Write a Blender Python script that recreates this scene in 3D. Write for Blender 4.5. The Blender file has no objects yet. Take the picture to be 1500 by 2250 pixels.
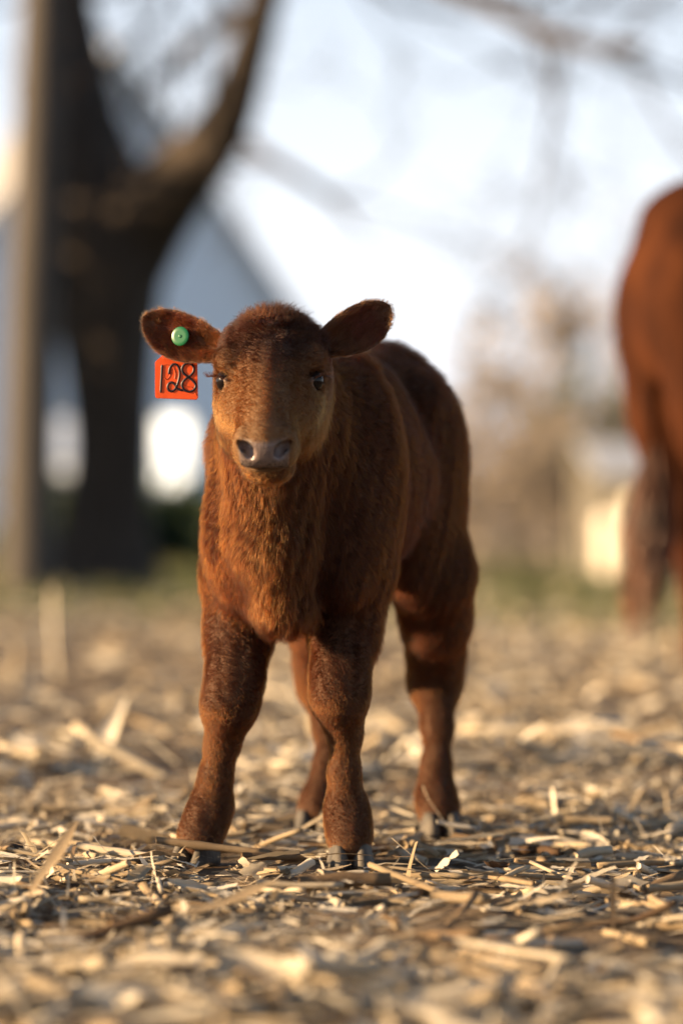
import bpy, bmesh, math, random
import numpy as np
from mathutils import Vector, Matrix, kdtree
random.seed(7); rng = np.random.default_rng(11)
SC = bpy.context.scene; COL = SC.collection
# ---------------------------------------------------------------- camera
cam = bpy.data.objects.new('camera', bpy.data.cameras.new('camera')); COL.objects.link(cam)
cam.location = (0, -4, .445); cam.rotation_euler = (math.radians(90), 0, 0)
cam.data.sensor_fit = 'VERTICAL'; cam.data.sensor_height = 36; cam.data.lens = 105; cam.data.shift_y = .02
cam.data.clip_start = .05; cam.data.clip_end = 3000
cam.data.dof.use_dof = True; cam.data.dof.focus_distance = 3.84; cam.data.dof.aperture_fstop = 1.8
SC.camera = cam
# ---------------------------------------------------------------- sky, sun, exposure
SUN_EL, SUN_BACK = math.radians(13), math.radians(-8)       # low sun, left of the camera and a little in front of the calf
sun_dir = Vector((-math.cos(SUN_EL)*math.cos(SUN_BACK), math.cos(SUN_EL)*math.sin(SUN_BACK), math.sin(SUN_EL)))
W = bpy.data.worlds.new('World'); SC.world = W; W.use_nodes = True
wn = W.node_tree; wn.nodes.clear()
sky = wn.nodes.new('ShaderNodeTexSky'); sky.sky_type = 'NISHITA'; sky.sun_disc = False
sky.sun_elevation = SUN_EL; sky.sun_rotation = math.atan2(sun_dir.x, sun_dir.y)
sky.air_density = 1.0; sky.dust_density = 1.0; sky.ozone_density = 1.6
# thin bright haze and high cloud, thickest towards the horizon all round
veil = wn.nodes.new('ShaderNodeMix'); veil.data_type = 'RGBA'; veil.inputs[7].default_value = (6.5, 6.6, 7.2, 1)
wtc = wn.nodes.new('ShaderNodeTexCoord'); wsx = wn.nodes.new('ShaderNodeSeparateXYZ'); wmr = wn.nodes.new('ShaderNodeMapRange'); wmr.interpolation_type = 'SMOOTHSTEP'
wmr.inputs[1].default_value = 0; wmr.inputs[2].default_value = .38; wmr.inputs[3].default_value = .88; wmr.inputs[4].default_value = .05
wn.links.new(wtc.outputs['Generated'], wsx.inputs[0]); wn.links.new(wsx.outputs[2], wmr.inputs[0]); wn.links.new(wmr.outputs[0], veil.inputs[0])
bg = wn.nodes.new('ShaderNodeBackground'); bg.inputs[1].default_value = .05
wo = wn.nodes.new('ShaderNodeOutputWorld')
wn.links.new(sky.outputs[0], veil.inputs[6]); wn.links.new(veil.outputs[2], bg.inputs[0]); wn.links.new(bg.outputs[0], wo.inputs[0])
sun = bpy.data.objects.new('sun', bpy.data.lights.new('sun', 'SUN')); COL.objects.link(sun)
sun.data.energy = 5.0; sun.data.angle = math.radians(.55); sun.data.color = (1, .70, .39)
sun.rotation_euler = sun_dir.to_track_quat('Z', 'Y').to_euler()
SC.view_settings.view_transform = 'Standard'; SC.view_settings.look = 'None'; SC.view_settings.gamma = 1
SC.view_settings.exposure = 1.95
SC.cycles.use_denoising = True
SC.cycles.max_bounces = 8; SC.cycles.transparent_max_bounces = 8
# ---------------------------------------------------------------- material helpers
class NT:
    def __init__(s, name):
        s.m = bpy.data.materials.new(name); s.m.use_nodes = True; s.t = s.m.node_tree; s.t.nodes.clear()
        s.out = s.n('ShaderNodeOutputMaterial')
    def n(s, kind, **kw):
        o = s.t.nodes.new(kind)
        for k, v in kw.items():
            if hasattr(o, k): setattr(o, k, v)
            else: o.inputs[k.replace('_', ' ')].default_value = v
        return o
    def l(s, a, b): s.t.links.new(a, b); return s
    def ramp(s, fac, stops):
        r = s.n('ShaderNodeValToRGB'); e = r.color_ramp.elements
        while len(e) < len(stops): e.new(.5)
        for i, (p, c) in enumerate(stops): e[i].position = p; e[i].color = (*c, 1)
        s.l(fac, r.inputs[0]); return r
    def noise(s, scale, detail=4, rough=.6, vec=None):
        o = s.n('ShaderNodeTexNoise'); o.inputs['Scale'].default_value = scale; o.inputs['Detail'].default_value = detail; o.inputs['Roughness'].default_value = rough
        if vec is not None: s.l(vec, o.inputs['Vector'])
        return o
    def bump(s, h, strength, dist):
        b = s.n('ShaderNodeBump'); b.inputs['Strength'].default_value = strength; b.inputs['Distance'].default_value = dist
        s.l(h, b.inputs['Height']); return b
def simple(name, stops, scale=8, rough=.7, bump=.3, dist=.01, coords='Object', spec=.4, stretch=None):
    k = NT(name); tc = k.n('ShaderNodeTexCoord'); v = tc.outputs[coords]
    if stretch:
        mp = k.n('ShaderNodeMapping'); mp.inputs['Scale'].default_value = stretch; k.l(v, mp.inputs[0]); v = mp.outputs[0]
    nz = k.noise(scale, 6, .62, v); r = k.ramp(nz.outputs[0], stops)
    p = k.n('ShaderNodeBsdfPrincipled'); p.inputs['Roughness'].default_value = rough; p.inputs['Specular IOR Level'].default_value = spec
    k.l(r.outputs[0], p.inputs['Base Color'])
    if bump: k.l(k.bump(nz.outputs[0], bump, dist).outputs[0], p.inputs['Normal'])
    k.l(p.outputs[0], k.out.inputs[0]); return k.m
# ---------------------------------------------------------------- object helpers
def mesh_from(name, V, Fc, mat=None, smooth=True):
    me = bpy.data.meshes.new(name); V = np.asarray(V, np.float32)
    if isinstance(Fc, np.ndarray):
        n, k = Fc.shape
        me.vertices.add(len(V)); me.vertices.foreach_set('co', V.ravel())
        me.loops.add(n*k); me.loops.foreach_set('vertex_index', Fc.astype(np.int32).ravel())
        me.polygons.add(n); me.polygons.foreach_set('loop_start', np.arange(0, n*k, k, dtype=np.int32))
        me.update(calc_edges=True); me.validate()
    else:
        me.from_pydata([tuple(map(float, v)) for v in V], [], Fc)
    if smooth and len(me.polygons): me.polygons.foreach_set('use_smooth', np.ones(len(me.polygons), bool))
    if mat: me.materials.append(mat)
    return me
def link(name, data, parent=None, loc=None):
    o = bpy.data.objects.new(name, data); COL.objects.link(o)
    if loc is not None: o.location = loc
    if parent is not None:
        o.parent = parent; o.matrix_parent_inverse = Matrix.Translation(-Vector(parent.location))
    return o
def tag(o, label=None, cat=None, group=None, kind=None):
    if label: o['label'] = label
    if cat: o['category'] = cat
    if group: o['group'] = group
    if kind: o['kind'] = kind
    return o
def thing(name, label, cat, loc, group=None):
    return tag(link(name, None, None, Vector(loc)), label, cat, group)
class MB:                          # collects shapes into one mesh
    def __init__(s): s.v = []; s.f = []
    def add(s, v, f):
        b = len(s.v); s.v += [tuple(map(float, p)) for p in v]; s.f += [tuple(i+b for i in q) for q in f]; return s
    def box(s, lo, hi):
        (a, b, c), (d, e, f) = lo, hi
        return s.add([(a,b,c),(d,b,c),(d,e,c),(a,e,c),(a,b,f),(d,b,f),(d,e,f),(a,e,f)], [(0,3,2,1),(4,5,6,7),(0,1,5,4),(1,2,6,5),(2,3,7,6),(3,0,4,7)])
    def tube(s, pts, rad, n=6, cap=True):
        pts = [Vector(p) for p in pts]; ring = []
        up = Vector((.31, .17, .93)); V = []; Fq = []
        for i, p in enumerate(pts):
            t = (pts[min(i+1, len(pts)-1)]-pts[max(i-1, 0)]).normalized()
            x = t.cross(up); x = x.normalized() if x.length > .05 else t.cross(Vector((1, 0, 0))).normalized(); y = t.cross(x)
            up = y.cross(t)*1. if False else up
            for k in range(n):
                a = 2*math.pi*k/n; V.append(p+x*math.cos(a)*rad[i]+y*math.sin(a)*rad[i])
        for i in range(len(pts)-1):
            for k in range(n): Fq.append((i*n+k, i*n+(k+1) % n, (i+1)*n+(k+1) % n, (i+1)*n+k))
        if cap: Fq.append(tuple(range(n-1, -1, -1))); Fq.append(tuple((len(pts)-1)*n+k for k in range(n)))
        return s.add(V, Fq)
    def build(s, name, mat, parent=None, smooth=True):
        return link(name, mesh_from(name, s.v, s.f, mat, smooth), parent)
HAIRS = 480000
# ---------------------------------------------------------------- implicit-surface modelling helpers
def unit(v):
    v = np.asarray(v, float); return v/np.linalg.norm(v)
class Ball:                       # ellipsoid: centre, radii, axes (rows), blend
    def __init__(s, c, r, axes=None, k=.03, **tags):
        s.c = np.asarray(c, float); s.r = np.asarray(r, float)*np.ones(3); s.A = np.eye(3) if axes is None else np.asarray(axes, float)
        s.k = k; s.t = tags
    def box(s):
        e = np.sqrt(((s.A*s.r[:, None])**2).sum(0)); return s.c-e, s.c+e
    def d(s, x, y, z):
        px, py, pz = x-s.c[0], y-s.c[1], z-s.c[2]
        k0 = 0; k1 = 0
        for i in range(3):
            q = px*s.A[i, 0]+py*s.A[i, 1]+pz*s.A[i, 2]
            k0 = k0+(q/s.r[i])**2; k1 = k1+(q/s.r[i]**2)**2
        k0 = np.sqrt(k0); k1 = np.sqrt(k1)+1e-9
        return k0*(k0-1)/k1
class Limb:                       # tapered capsule, optionally flattened along one axis
    def __init__(s, a, b, ra, rb, flat=None, k=.02, **tags):
        s.a = np.asarray(a, float); s.b = np.asarray(b, float); s.ra, s.rb = ra, rb; s.flat = flat; s.k = k; s.t = tags
    def box(s):
        m = max(s.ra, s.rb); return np.minimum(s.a, s.b)-m, np.maximum(s.a, s.b)+m
    def d(s, x, y, z):
        ba = s.b-s.a; px, py, pz = x-s.a[0], y-s.a[1], z-s.a[2]
        h = np.clip((px*ba[0]+py*ba[1]+pz*ba[2])/ba.dot(ba), 0, 1)
        qx, qy, qz = px-h*ba[0], py-h*ba[1], pz-h*ba[2]
        if s.flat is not None:
            ax, f = s.flat; ax = unit(ax)
            m = (qx*ax[0]+qy*ax[1]+qz*ax[2])*(1/f-1)
            qx, qy, qz = qx+m*ax[0], qy+m*ax[1], qz+m*ax[2]
        return np.sqrt(qx*qx+qy*qy+qz*qz)-(s.ra+(s.rb-s.ra)*h)
def field(prims, cuts, x, y, z):
    f = np.full(np.broadcast(x, y, z).shape, 10.)
    for p in prims:
        d = p.d(x, y, z); h = np.maximum(p.k-np.abs(f-d), 0)/p.k
        f = np.minimum(f, d)-h*h*p.k*.25
    for p in cuts:
        d = -p.d(x, y, z); h = np.maximum(p.k-np.abs(f-d), 0)/p.k
        f = np.maximum(f, d)+h*h*p.k*.25
    return f
def grid_field(prims, cuts, xs, ys, zs):
    F = np.full((len(xs), len(ys), len(zs)), 1., np.float32)
    X, Y, Z = [a.astype(np.float32) for a in (xs, ys, zs)]
    for lst, cut in ((prims, False), (cuts, True)):
        for p in lst:
            lo, hi = p.box(); m = p.k+.02
            sl = tuple(slice(max(np.searchsorted(g, lo[i]-m)-1, 0), np.searchsorted(g, hi[i]+m)+1) for i, g in enumerate((xs, ys, zs)))
            d = p.d(X[sl[0], None, None], Y[None, sl[1], None], Z[None, None, sl[2]])
            f = F[sl]
            if not cut:
                h = np.maximum(p.k-np.abs(f-d), 0)/p.k; F[sl] = np.minimum(f, d)-h*h*p.k*.25
            else:
                h = np.maximum(p.k-np.abs(f+d), 0)/p.k; F[sl] = np.maximum(f, -d)+h*h*p.k*.25
    return F
def surface_net(F, xs, ys, zs):
    S = F < 0
    c = np.zeros(tuple(n-1 for n in F.shape), np.uint8)
    for i in (0, 1):
        for j in (0, 1):
            for k in (0, 1):
                c += S[i:S.shape[0]-1+i, j:S.shape[1]-1+j, k:S.shape[2]-1+k]
    act = np.argwhere((c > 0) & (c < 8))
    idx = np.full(c.shape, -1, np.int32); idx[tuple(act.T)] = np.arange(len(act))
    G = (xs, ys, zs); acc = np.zeros((len(act), 3)); cnt = np.zeros(len(act))
    for ax in range(3):
        o = [a for a in range(3) if a != ax]
        for i in (0, 1):
            for j in (0, 1):
                p0 = act.copy(); p0[:, o[0]] += i; p0[:, o[1]] += j
                p1 = p0.copy(); p1[:, ax] += 1
                f0 = F[tuple(p0.T)]; f1 = F[tuple(p1.T)]
                m = (f0 < 0) != (f1 < 0)
                t = np.where(m, f0/np.where(m, f0-f1, 1), 0)
                pos = np.stack([G[a][p0[:, a]] for a in range(3)], 1).astype(float)
                pos[:, ax] += t*(G[ax][p1[:, ax]]-G[ax][p0[:, ax]])
                acc += pos*m[:, None]; cnt += m
    V = acc/cnt[:, None]
    Q = []
    for ax in range(3):
        o = [(1, 2), (2, 0), (0, 1)][ax]
        a0 = [slice(None)]*3; a1 = [slice(None)]*3; a0[ax] = slice(None, -1); a1[ax] = slice(1, None)
        s0, s1 = S[tuple(a0)], S[tuple(a1)]
        for flip in (False, True):
            e = np.argwhere((s0 & ~s1) if not flip else (~s0 & s1))
            e = e[(e[:, o[0]] > 0) & (e[:, o[1]] > 0) & (e[:, o[0]] < c.shape[o[0]]) & (e[:, o[1]] < c.shape[o[1]])]
            q = []
            for (i, j) in ((-1, -1), (0, -1), (0, 0), (-1, 0)):
                p = e.copy(); p[:, o[0]] += i; p[:, o[1]] += j; q.append(idx[tuple(p.T)])
            q = np.stack(q, 1); Q.append(q[:, ::-1] if flip else q)
    return V, np.concatenate(Q)
def gradient(prims, cuts, V, e=.0012):
    g = np.zeros_like(V)
    for a in range(3):
        o = np.zeros(3); o[a] = e
        A, B = V+o, V-o
        g[:, a] = (field(prims, cuts, *A.T)-field(prims, cuts, *B.T))/(2*e)
    return g/(np.linalg.norm(g, axis=1)[:, None]+1e-9)
sst = lambda e0, e1, x: (lambda t: t*t*(3-2*t))(np.clip((x-e0)/(e1-e0), 0, 1))
# ---------------------------------------------------------------- calf: implicit body
F_PX, CAM_Y, CAM_Z, HOR = 6562., -4., .445, 1170.
def at(px, py, D):                # a point of the place, read off the photograph at a known distance
    return np.array([(px-750)*D/F_PX, CAM_Y+D, CAM_Z+(HOR-py)*D/F_PX])
CA = math.radians(16); CO = np.array([-.055, .02, 0.])
CU = np.array([math.sin(CA), math.cos(CA), 0.]); CV = np.array([math.cos(CA), -math.sin(CA), 0.]); CZ = np.array([0, 0, 1.])
def B(s, t, z): return CO+CU*s+CV*t+CZ*z
BAX = np.array([CU, CV, CZ])
# head frame: a across, b from poll to nose, c out of the forehead
HP = math.radians(40); HYAW = math.radians(2.2)
H0 = at(600, 668, 3.84)
def rz(v, a): return np.array([v[0]*math.cos(a)-v[1]*math.sin(a), v[0]*math.sin(a)+v[1]*math.cos(a), v[2]])
HB = rz(np.array([0, -math.cos(HP), -math.sin(HP)]), -HYAW)
HC = rz(np.array([0, -math.sin(HP), math.cos(HP)]), -HYAW)
HA = np.cross(HC, HB)*1.; HA = HA if HA[0] > 0 else -HA
HAX = np.array([HA, HB, HC])
def H(a, b, c): return H0+HA*a+HB*b+HC*c
BACK = CU*.8-CZ*.55
DOWN = -CZ+CU*.15
prims = []; cuts = []
def ball(*a, **k): prims.append(Ball(*a, **k))
def limb(*a, **k): prims.append(Limb(*a, **k))
# trunk
bt = dict(flow=BACK, L=.018)
ball(B(.10, 0, .525), (.19, .112, .160), BAX, k=.06, **bt)
for t in (-1, 1): limb(B(.06, t*.060, .665), B(.005, t*.098, .56), .020, .018, k=.03, **bt)   # shoulder blade ridge
ball(B(.26, 0, .518), (.19, .112, .126), BAX, k=.06, **bt)
ball(B(.40, 0, .590), (.125, .112, .112), BAX, k=.07, **bt)
limb(B(.02, 0, .600), B(.20, 0, .615), .062, .058, k=.05, **bt)
limb(B(.20, 0, .618), B(.40, 0, .652), .058, .062, k=.05, **bt)
for t in (-1, 1):
    ball(B(.335, t*.078, .640), (.045, .030, .028), BAX, k=.035, **bt)             # hook bone
    ball(B(.03, t*.075, .505), (.078, .052, .150), BAX, k=.030, flow=DOWN+CU*.5, L=.014)   # shoulder
    ball(B(-.025, t*.074, .43), (.05, .038, .085), BAX, k=.025, flow=DOWN+CU*.3, L=.015)
    ball(B(.405, t*.066, .50), (.095, .058, .15), BAX, k=.035, flow=DOWN+CU*.3, L=.014)     # thigh
    ball(B(.345, t*.072, .43), (.07, .042, .09), BAX, k=.04, flow=DOWN, L=.015)   # stifle
# neck and chest
limb(B(.01, 0, .56), H(0, .050, -.100), .100, .064, k=.05, flow=DOWN+CU*.3, L=.016)
limb(B(-.045, 0, .51), H(0, .10, -.105), .085, .045, k=.05, flow=DOWN, L=.019)
ball(at(600, 1190, 3.975), (.082, .062, .100), k=.04, flow=DOWN, L=.020)
ball(at(622, 1328, 3.945), (.034, .042, .034), k=.025, flow=DOWN, L=.026)
limb(at(590, 1080, 3.87), at(594, 1180, 3.872), .024, .025, k=.05, flow=DOWN, L=.022)
limb(at(594, 1180, 3.872), at(616, 1325, 3.905), .027, .027, k=.03, flow=DOWN, L=.026)
limb(H(0, .105, -.108), at(597, 1190, 3.905), .038, .046, k=.05, flow=DOWN, L=.019)
ball(B(.06, 0, .385), (.10, .07, .05), BAX, k=.05, flow=BACK, L=.02)
# legs: (px, py, D, r)
def leg(pts, L=.008, k=.022, upto=3):
    for i in range(len(pts)-1):
        a, b = pts[i], pts[i+1]
        ls = (.013, .010, .007)[i] if i < 3 else .0055
        limb(at(*a[:3]), at(*b[:3]), a[3], b[3], k=k if i > 1 else .035, flow=DOWN*1., L=ls, low=i >= 2)
leg([(768, 1270, 4.05, .054), (757, 1400, 4.03, .037), (747, 1480, 3.985, .0335), (746, 1535, 3.972, .0335), (757, 1610, 3.99, .0185), (757, 1700, 4.0, .0165), (761, 1775, 4.005, .0235), (766, 1815, 3.995, .0240), (768, 1845, 3.983, .0285)])
leg([(520, 1270, 4.07, .046), (524, 1400, 4.05, .0365), (516, 1490, 4.01, .0325), (505, 1550, 3.99, .0330), (488, 1635, 4.01, .0185), (475, 1705, 4.02, .0172), (466, 1768, 4.03, .0232), (450, 1812, 4.02, .0250), (439, 1842, 4.010, .0290)])
leg([(953, 1270, 4.38, .060), (957, 1365, 4.43, .043), (957, 1440, 4.50, .0385), (955, 1500, 4.52, .0365), (961, 1600, 4.475, .0185), (958, 1685, 4.445, .0180), (957, 1745, 4.43, .0240), (961, 1775, 4.41, .0245), (965, 1792, 4.40, .0280)])
leg([(715, 1270, 4.42, .060), (706, 1380, 4.47, .041), (704, 1450, 4.53, .0355), (706, 1505, 4.545, .0330), (722, 1600, 4.50, .0178), (720, 1685, 4.475, .0172), (709, 1745, 4.46, .0225), (701, 1770, 4.44, .0235), (697, 1787, 4.43, .0270)])
# head
ft = dict(L=.0075)
n_body = len(prims)
ball(H(0, .058, -.062), (.067, .074, .060), HAX, k=.03, flow=-HB, L=.010)
ball(H(0, .026, -.044), (.058, .034, .034), HAX, k=.025, flow=-HB, L=.016)            # poll
ball(H(0, .090, -.040), (.058, .055, .034), HAX, k=.03, flow=-HB*.5, L=.009)
limb(H(0, .12, -.052), H(0, .225, -.050), .047, .031, k=.025, flow=HB*.4-HC*.3, **ft)
limb(H(0, .10, -.024), H(0, .232, -.034), .024, .017, k=.03, flow=HB*.6, L=.0070)     # nose bridge
for a in (-1, 1):
    ball(H(a*.052, .096, -.0175), (.018, .021, .013), HAX, k=.014, flow=-HB+HA*a, L=.007)  # brow
    ball(H(a*.040, .142, -.062), (.020, .040, .027), HAX, k=.025, flow=HB*.2-HC*.5, L=.006)
    ball(H(a*.036, .110, -.094), (.025, .055, .036), HAX, k=.03, flow=-HC-HB*.3, L=.009)  # jaw
    ball(H(a*.020, .235, -.052), (.019, .022, .022), HAX, k=.016, flow=-HC*.5+HA*a*.5, L=.0045) # lips
limb(H(0, .10, -.108), H(0, .205, -.086), .038, .027, k=.03, flow=-HC-HB*.6, L=.011)
ball(H(0, .224, -.089), (.030, .024, .017), HAX, k=.012, flow=-HC-HB*.5, L=.009)      # chin
ball(H(0, .240, -.043), (.030, .021, .025), HAX, k=.010, flow=HB, L=.0, nose=1)      # nose pad
ball(H(0, .234, -.030), (.030, .014, .012), HAX, k=.010, flow=HB*.5+HC, L=.003)
for a in (-1, 1):
    ball(H(a*.029, .236, -.038), (.0085, .015, .016), HAX, k=.010, flow=HB*.5+HA*a, L=.003)   # nostril wings
    ax = unit(HA*a*.9+HC*.55); cuts.append(Ball(H(a*.0225, .2570, -.0350), (.0095, .016, .0066), np.array([ax, HB, np.cross(ax, HB)]), k=.004))
    cuts.append(Ball(H(a*.0180, .2600, -.0395), (.0064, .013, .0080), HAX, k=.004))
    cuts.append(Ball(H(a*.0285, .2530, -.0325), (.0060, .012, .0042), np.array([ax, HB, np.cross(ax, HB)]), k=.004))
# mouth slit
for i in range(13):
    q = (i-6)/6.
    cuts.append(Ball(H(q*.034, .256-.026*q*q-.012*abs(q), -.0700-.004*q*q), (.0055, .013, .0017), HAX, k=.003))
n_head = len(prims)
EYES = [H(-.0530, .1125, -.0385), H(.0520, .1125, -.0385)]
ER = .0150
def eye_frame(a):
    n = unit(HA*a*.80+HC*.32+HB*.50); up = unit(-HB*.8+HC*.5); up = unit(up-n*up.dot(n)); sd = np.cross(n, up)
    t = math.radians(24)*a*(1 if sd.dot(HA) < 0 else -1)          # inner corner set lower
    t = -t
    return n, up*math.cos(t)-sd*math.sin(t), sd*math.cos(t)+up*math.sin(t)
for e, a in zip(EYES, (-1, 1)):
    cuts.append(Ball(e+HA*a*.006+HC*.004, ER*1.02, k=.006))
    n, up, sd = eye_frame(a)
    for i in range(16):                                    # lids
        w0 = 2*math.pi*i/16; w1 = 2*math.pi*(i+1)/16
        q = lambda w: e+n*(.0105+.0025*max(0, math.sin(w)))+sd*math.cos(w)*.0150+up*math.sin(w)*(.0062 if math.sin(w) > 0 else .0088)
        limb(q(w0), q(w1), .0024+.0020*max(0, math.sin(w0)), .0024+.0020*max(0, math.sin(w1)), k=.004, flow=up, L=.0025, lid=1)
def build_calf_grid(h1=.005, h2=.0025):
    def axis(lo, f0, f1, hi):
        a = np.arange(lo, f0, h1); b = np.arange(f0, f1, h2); c = np.arange(f1, hi, h1)
        return np.concatenate([a, b, c])
    xs = axis(-.28, -.17, .0, .28); ys = axis(-.42, -.40, -.14, .62); zs = axis(-.0, .49, .75, .80)
    Fg = grid_field(prims, cuts, xs, ys, zs)
    return surface_net(Fg, xs, ys, zs)
# ---------------------------------------------------------------- calf: mesh, colours, coat
CV_, CQ_ = build_calf_grid()
CN_ = gradient(prims, cuts, CV_)
CV_ = CV_-CN_*np.clip(field(prims, cuts, *CV_.T), -.002, .002)[:, None]
nb = len(CV_)
DD = np.stack([p.d(*CV_.T) for p in prims], 1)
LIDS = np.array([float(p.t.get('lid', 0)) for p in prims]) > 0; lid = np.exp(-(np.clip(DD[:, LIDS].min(1), 0, 1)/.0022)**2)
DM = np.where(LIDS[None], 9., DD); WW = np.exp(-(DM-DM.min(1)[:, None])/.009); WW /= WW.sum(1)[:, None]
flow = WW@np.array([unit(p.t['flow']) for p in prims]); hl = WW@np.array([p.t['L'] for p in prims])
nose = WW@np.array([float(p.t.get('nose', 0)) for p in prims])
low = WW@np.array([float(p.t.get('low', 0)) for p in prims])
hc = (CV_-H0)@HAX.T; ha, hb, hcc = hc.T
isface = (sst(-.02, .0, hb)*sst(-.15, -.12, hcc)*sst(.105, .085, np.abs(ha))*sst(-.09, -.115, CV_[:, 1]))
headw = WW[:, n_body:n_head].sum(1); isface = isface*sst(.35, .75, headw)
# whorl between the eyes
wh = np.stack([ha+.004, hb-.048], 1); wr = np.linalg.norm(wh, axis=1)[:, None]+1e-6
rad = (wh/wr)@np.stack([HA, HB]) ; swirl = (np.stack([-wh[:, 1], wh[:, 0]], 1)/wr)@np.stack([HA, HB])
fw = (isface*(hcc > -.06)*np.exp(-(wr[:, 0]/.085)**2))[:, None]
flow = flow*(1-fw)+(rad*.95+swirl*.35*np.exp(-(wr/.03)**2))*fw
nosepad = isface*sst(.236, .247, hb+.10*np.clip(np.abs(ha)-.02, 0, 1))*sst(-.072, -.069, hcc)*sst(-.020, -.028, hcc+.06*np.abs(ha))*sst(.0325, .0285, np.abs(ha+.001))
lipzone = isface*sst(.20, .235, hb)
hl = hl*(1-.985*nosepad)*(1-.75*np.clip(lid*1.5, 0, 1))
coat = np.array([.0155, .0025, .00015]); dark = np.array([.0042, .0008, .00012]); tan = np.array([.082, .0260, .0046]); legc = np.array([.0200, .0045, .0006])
muz = isface*np.clip(sst(.11, .20, hb+np.abs(ha)*.9+np.clip(-hcc-.04, 0, 1)*1.2)*.75, 0, 1)
muz *= 1-.35*np.exp(-(((ha)/.020)**2+((hb-.228)/.012)**2))*(hcc > -.05)
throat = np.exp(-(((CV_[:, 0]-at(600, 1200, 3.9)[0])/.030)**2))*sst(-.06, -.10, CV_[:, 1])*sst(.30, .36, CV_[:, 2])*(1-isface)
chin = isface*sst(-.075, -.1, hcc)*.8
top = np.clip(sst(.03, .0, ha*0+hb-.085)*isface*(hcc > -.07), 0, 1)
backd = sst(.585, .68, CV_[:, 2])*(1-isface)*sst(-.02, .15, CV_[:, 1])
col = coat[None]*np.ones((nb, 1))
def mixc(c, m): return col*(1-m[:, None])+np.asarray(c)[None]*m[:, None]
col = mixc(legc, np.clip(low, 0, 1)*.9)
inner = sst(.0, .6, 1-low)*0
col = mixc(tan, np.clip(np.maximum(np.maximum(muz*(1-.45*sst(-.06, -.09, hcc)), chin), throat*.30), 0, 1)*.8)
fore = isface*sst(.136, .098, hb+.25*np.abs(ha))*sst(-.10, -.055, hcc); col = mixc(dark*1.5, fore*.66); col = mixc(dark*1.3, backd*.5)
eyed = np.minimum(np.linalg.norm(CV_-EYES[0], axis=1), np.linalg.norm(CV_-EYES[1], axis=1))
col = mixc(dark, np.exp(-((eyed-.018)/.012)**2)*.25*isface)
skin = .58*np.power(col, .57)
skin = skin*(1-nosepad[:, None])+np.array([.135, .100, .093])*nosepad[:, None]
fleck = nosepad*np.clip(sst(-.052, -.064, hcc)*.6+sst(-.046, -.054, hcc)*(np.sin(ha*900+3*np.sin(hcc*700))*np.sin(hcc*1100+2*np.sin(ha*500)) > .35), 0, 1)
skin = skin*(1-.75*fleck[:, None]); skin = skin*(1-lid[:, None]*.8)+np.array([.10, .055, .04])*lid[:, None]*.8
nostril = np.minimum.reduce([np.linalg.norm(CV_-H(a*.0225, .258, -.034), axis=1) for a in (-1, 1)])
skin = skin*(1-.9*sst(.0125, .009, nostril)*sst(.262, .250, hb))[:, None]; hl = np.where((nostril < .012) & (isface > .5), 0, hl)
hl = np.where((np.abs(hcc+.0735) < .003) & (hb > .225) & (isface > .5), .001, hl)
hl = hl*np.where(CV_[:, 2] < .1, sst(.012, .055, CV_[:, 2])*.75+.25, 1)
# ears: cupped leaf-shaped shells grown out of the head
def ear(base, tip, halfw, facing, cup, nu=26, nv=15, skew=0.):
    base, tip = np.array(base), np.array(tip); l = tip-base; Ln = np.linalg.norm(l); l = l/Ln
    n = unit(facing); n = unit(n-l*n.dot(l)); m = np.cross(n, l)
    V = []; inn = []
    for i in range(nu):
        u = i/(nu-1)
        wv = halfw*(.50+.55*math.sin(math.pi*min(u*.92+.02, 1)**.95))*(1-max(0, (u-.62)/.38)**2.6)**.5 if u < 1 else 0.0001
        ax = base+l*Ln*u+m*skew*math.sin(math.pi*u)*halfw
        th = .0032*(1-.5*u)
        for side in (0, 1):
            for j in range(nv):
                v = -1+2*j/(nv-1) if side == 0 else 1-2*j/(nv-1)
                dep = cup*(1-v*v)*(1-.35*u)*min(1, wv/halfw+.1)
                e = math.sqrt(max(0, 1-v*v))
                V.append(ax+m*v*wv-n*dep+n*(th*e if side == 0 else -th*e*1.2)); inn.append(1 if side == 0 and abs(v) < .93 else 0)
    R = 2*nv; Fq = [(i*R+k, i*R+(k+1) % R, (i+1)*R+(k+1) % R, (i+1)*R+k) for i in range(nu-1) for k in range(R)]
    return np.array(V), np.array(Fq), np.array(inn, float), l, m, n
EARS = [ear(at(487, 768, 3.855), at(314, 697, 3.885), .0305, (.10, -1, .12), .016, skew=.18),
        ear(at(708, 760, 3.845), at(857, 671, 3.880), .0295, (-.25, -1, .02), .016, skew=-.18)]
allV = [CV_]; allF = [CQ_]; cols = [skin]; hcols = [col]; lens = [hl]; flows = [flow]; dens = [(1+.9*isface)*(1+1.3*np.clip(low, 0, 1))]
base_n = nb
for ei, (ev, ef, inn, l, m, n) in enumerate(EARS):
    allV.append(ev); allF.append(ef[:, ::-1]+base_n); base_n += len(ev)
    u = (ev-ev[:30].mean(0))@l; u = np.clip(u/u.max(), 0, 1)
    v = (ev-ev[:30].mean(0))@m
    red = inn*sst(.25, .5, u)*sst(.95, .7, u)
    c = np.array([.072, .0230, .0075])[None]*np.ones((len(ev), 1))
    cols.append(.45*np.power(c, .57)*(1-red[:, None])+np.array([.075, .013, .007])*red[:, None])
    hcols.append(c*(1-.3*inn[:, None])+np.array([.03, .015, .01])*0)
    lens.append(np.where(inn > 0, .0135*(1-.55*u), .0065)); dens.append(np.where(inn > 0, 2.2, 2.4)*np.ones(len(ev)))
    flows.append(l[None]*.8+m[None]*(np.sign(v)*.25)[:, None]+np.where(inn > 0, .2, 0)[:, None]*n)
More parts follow.
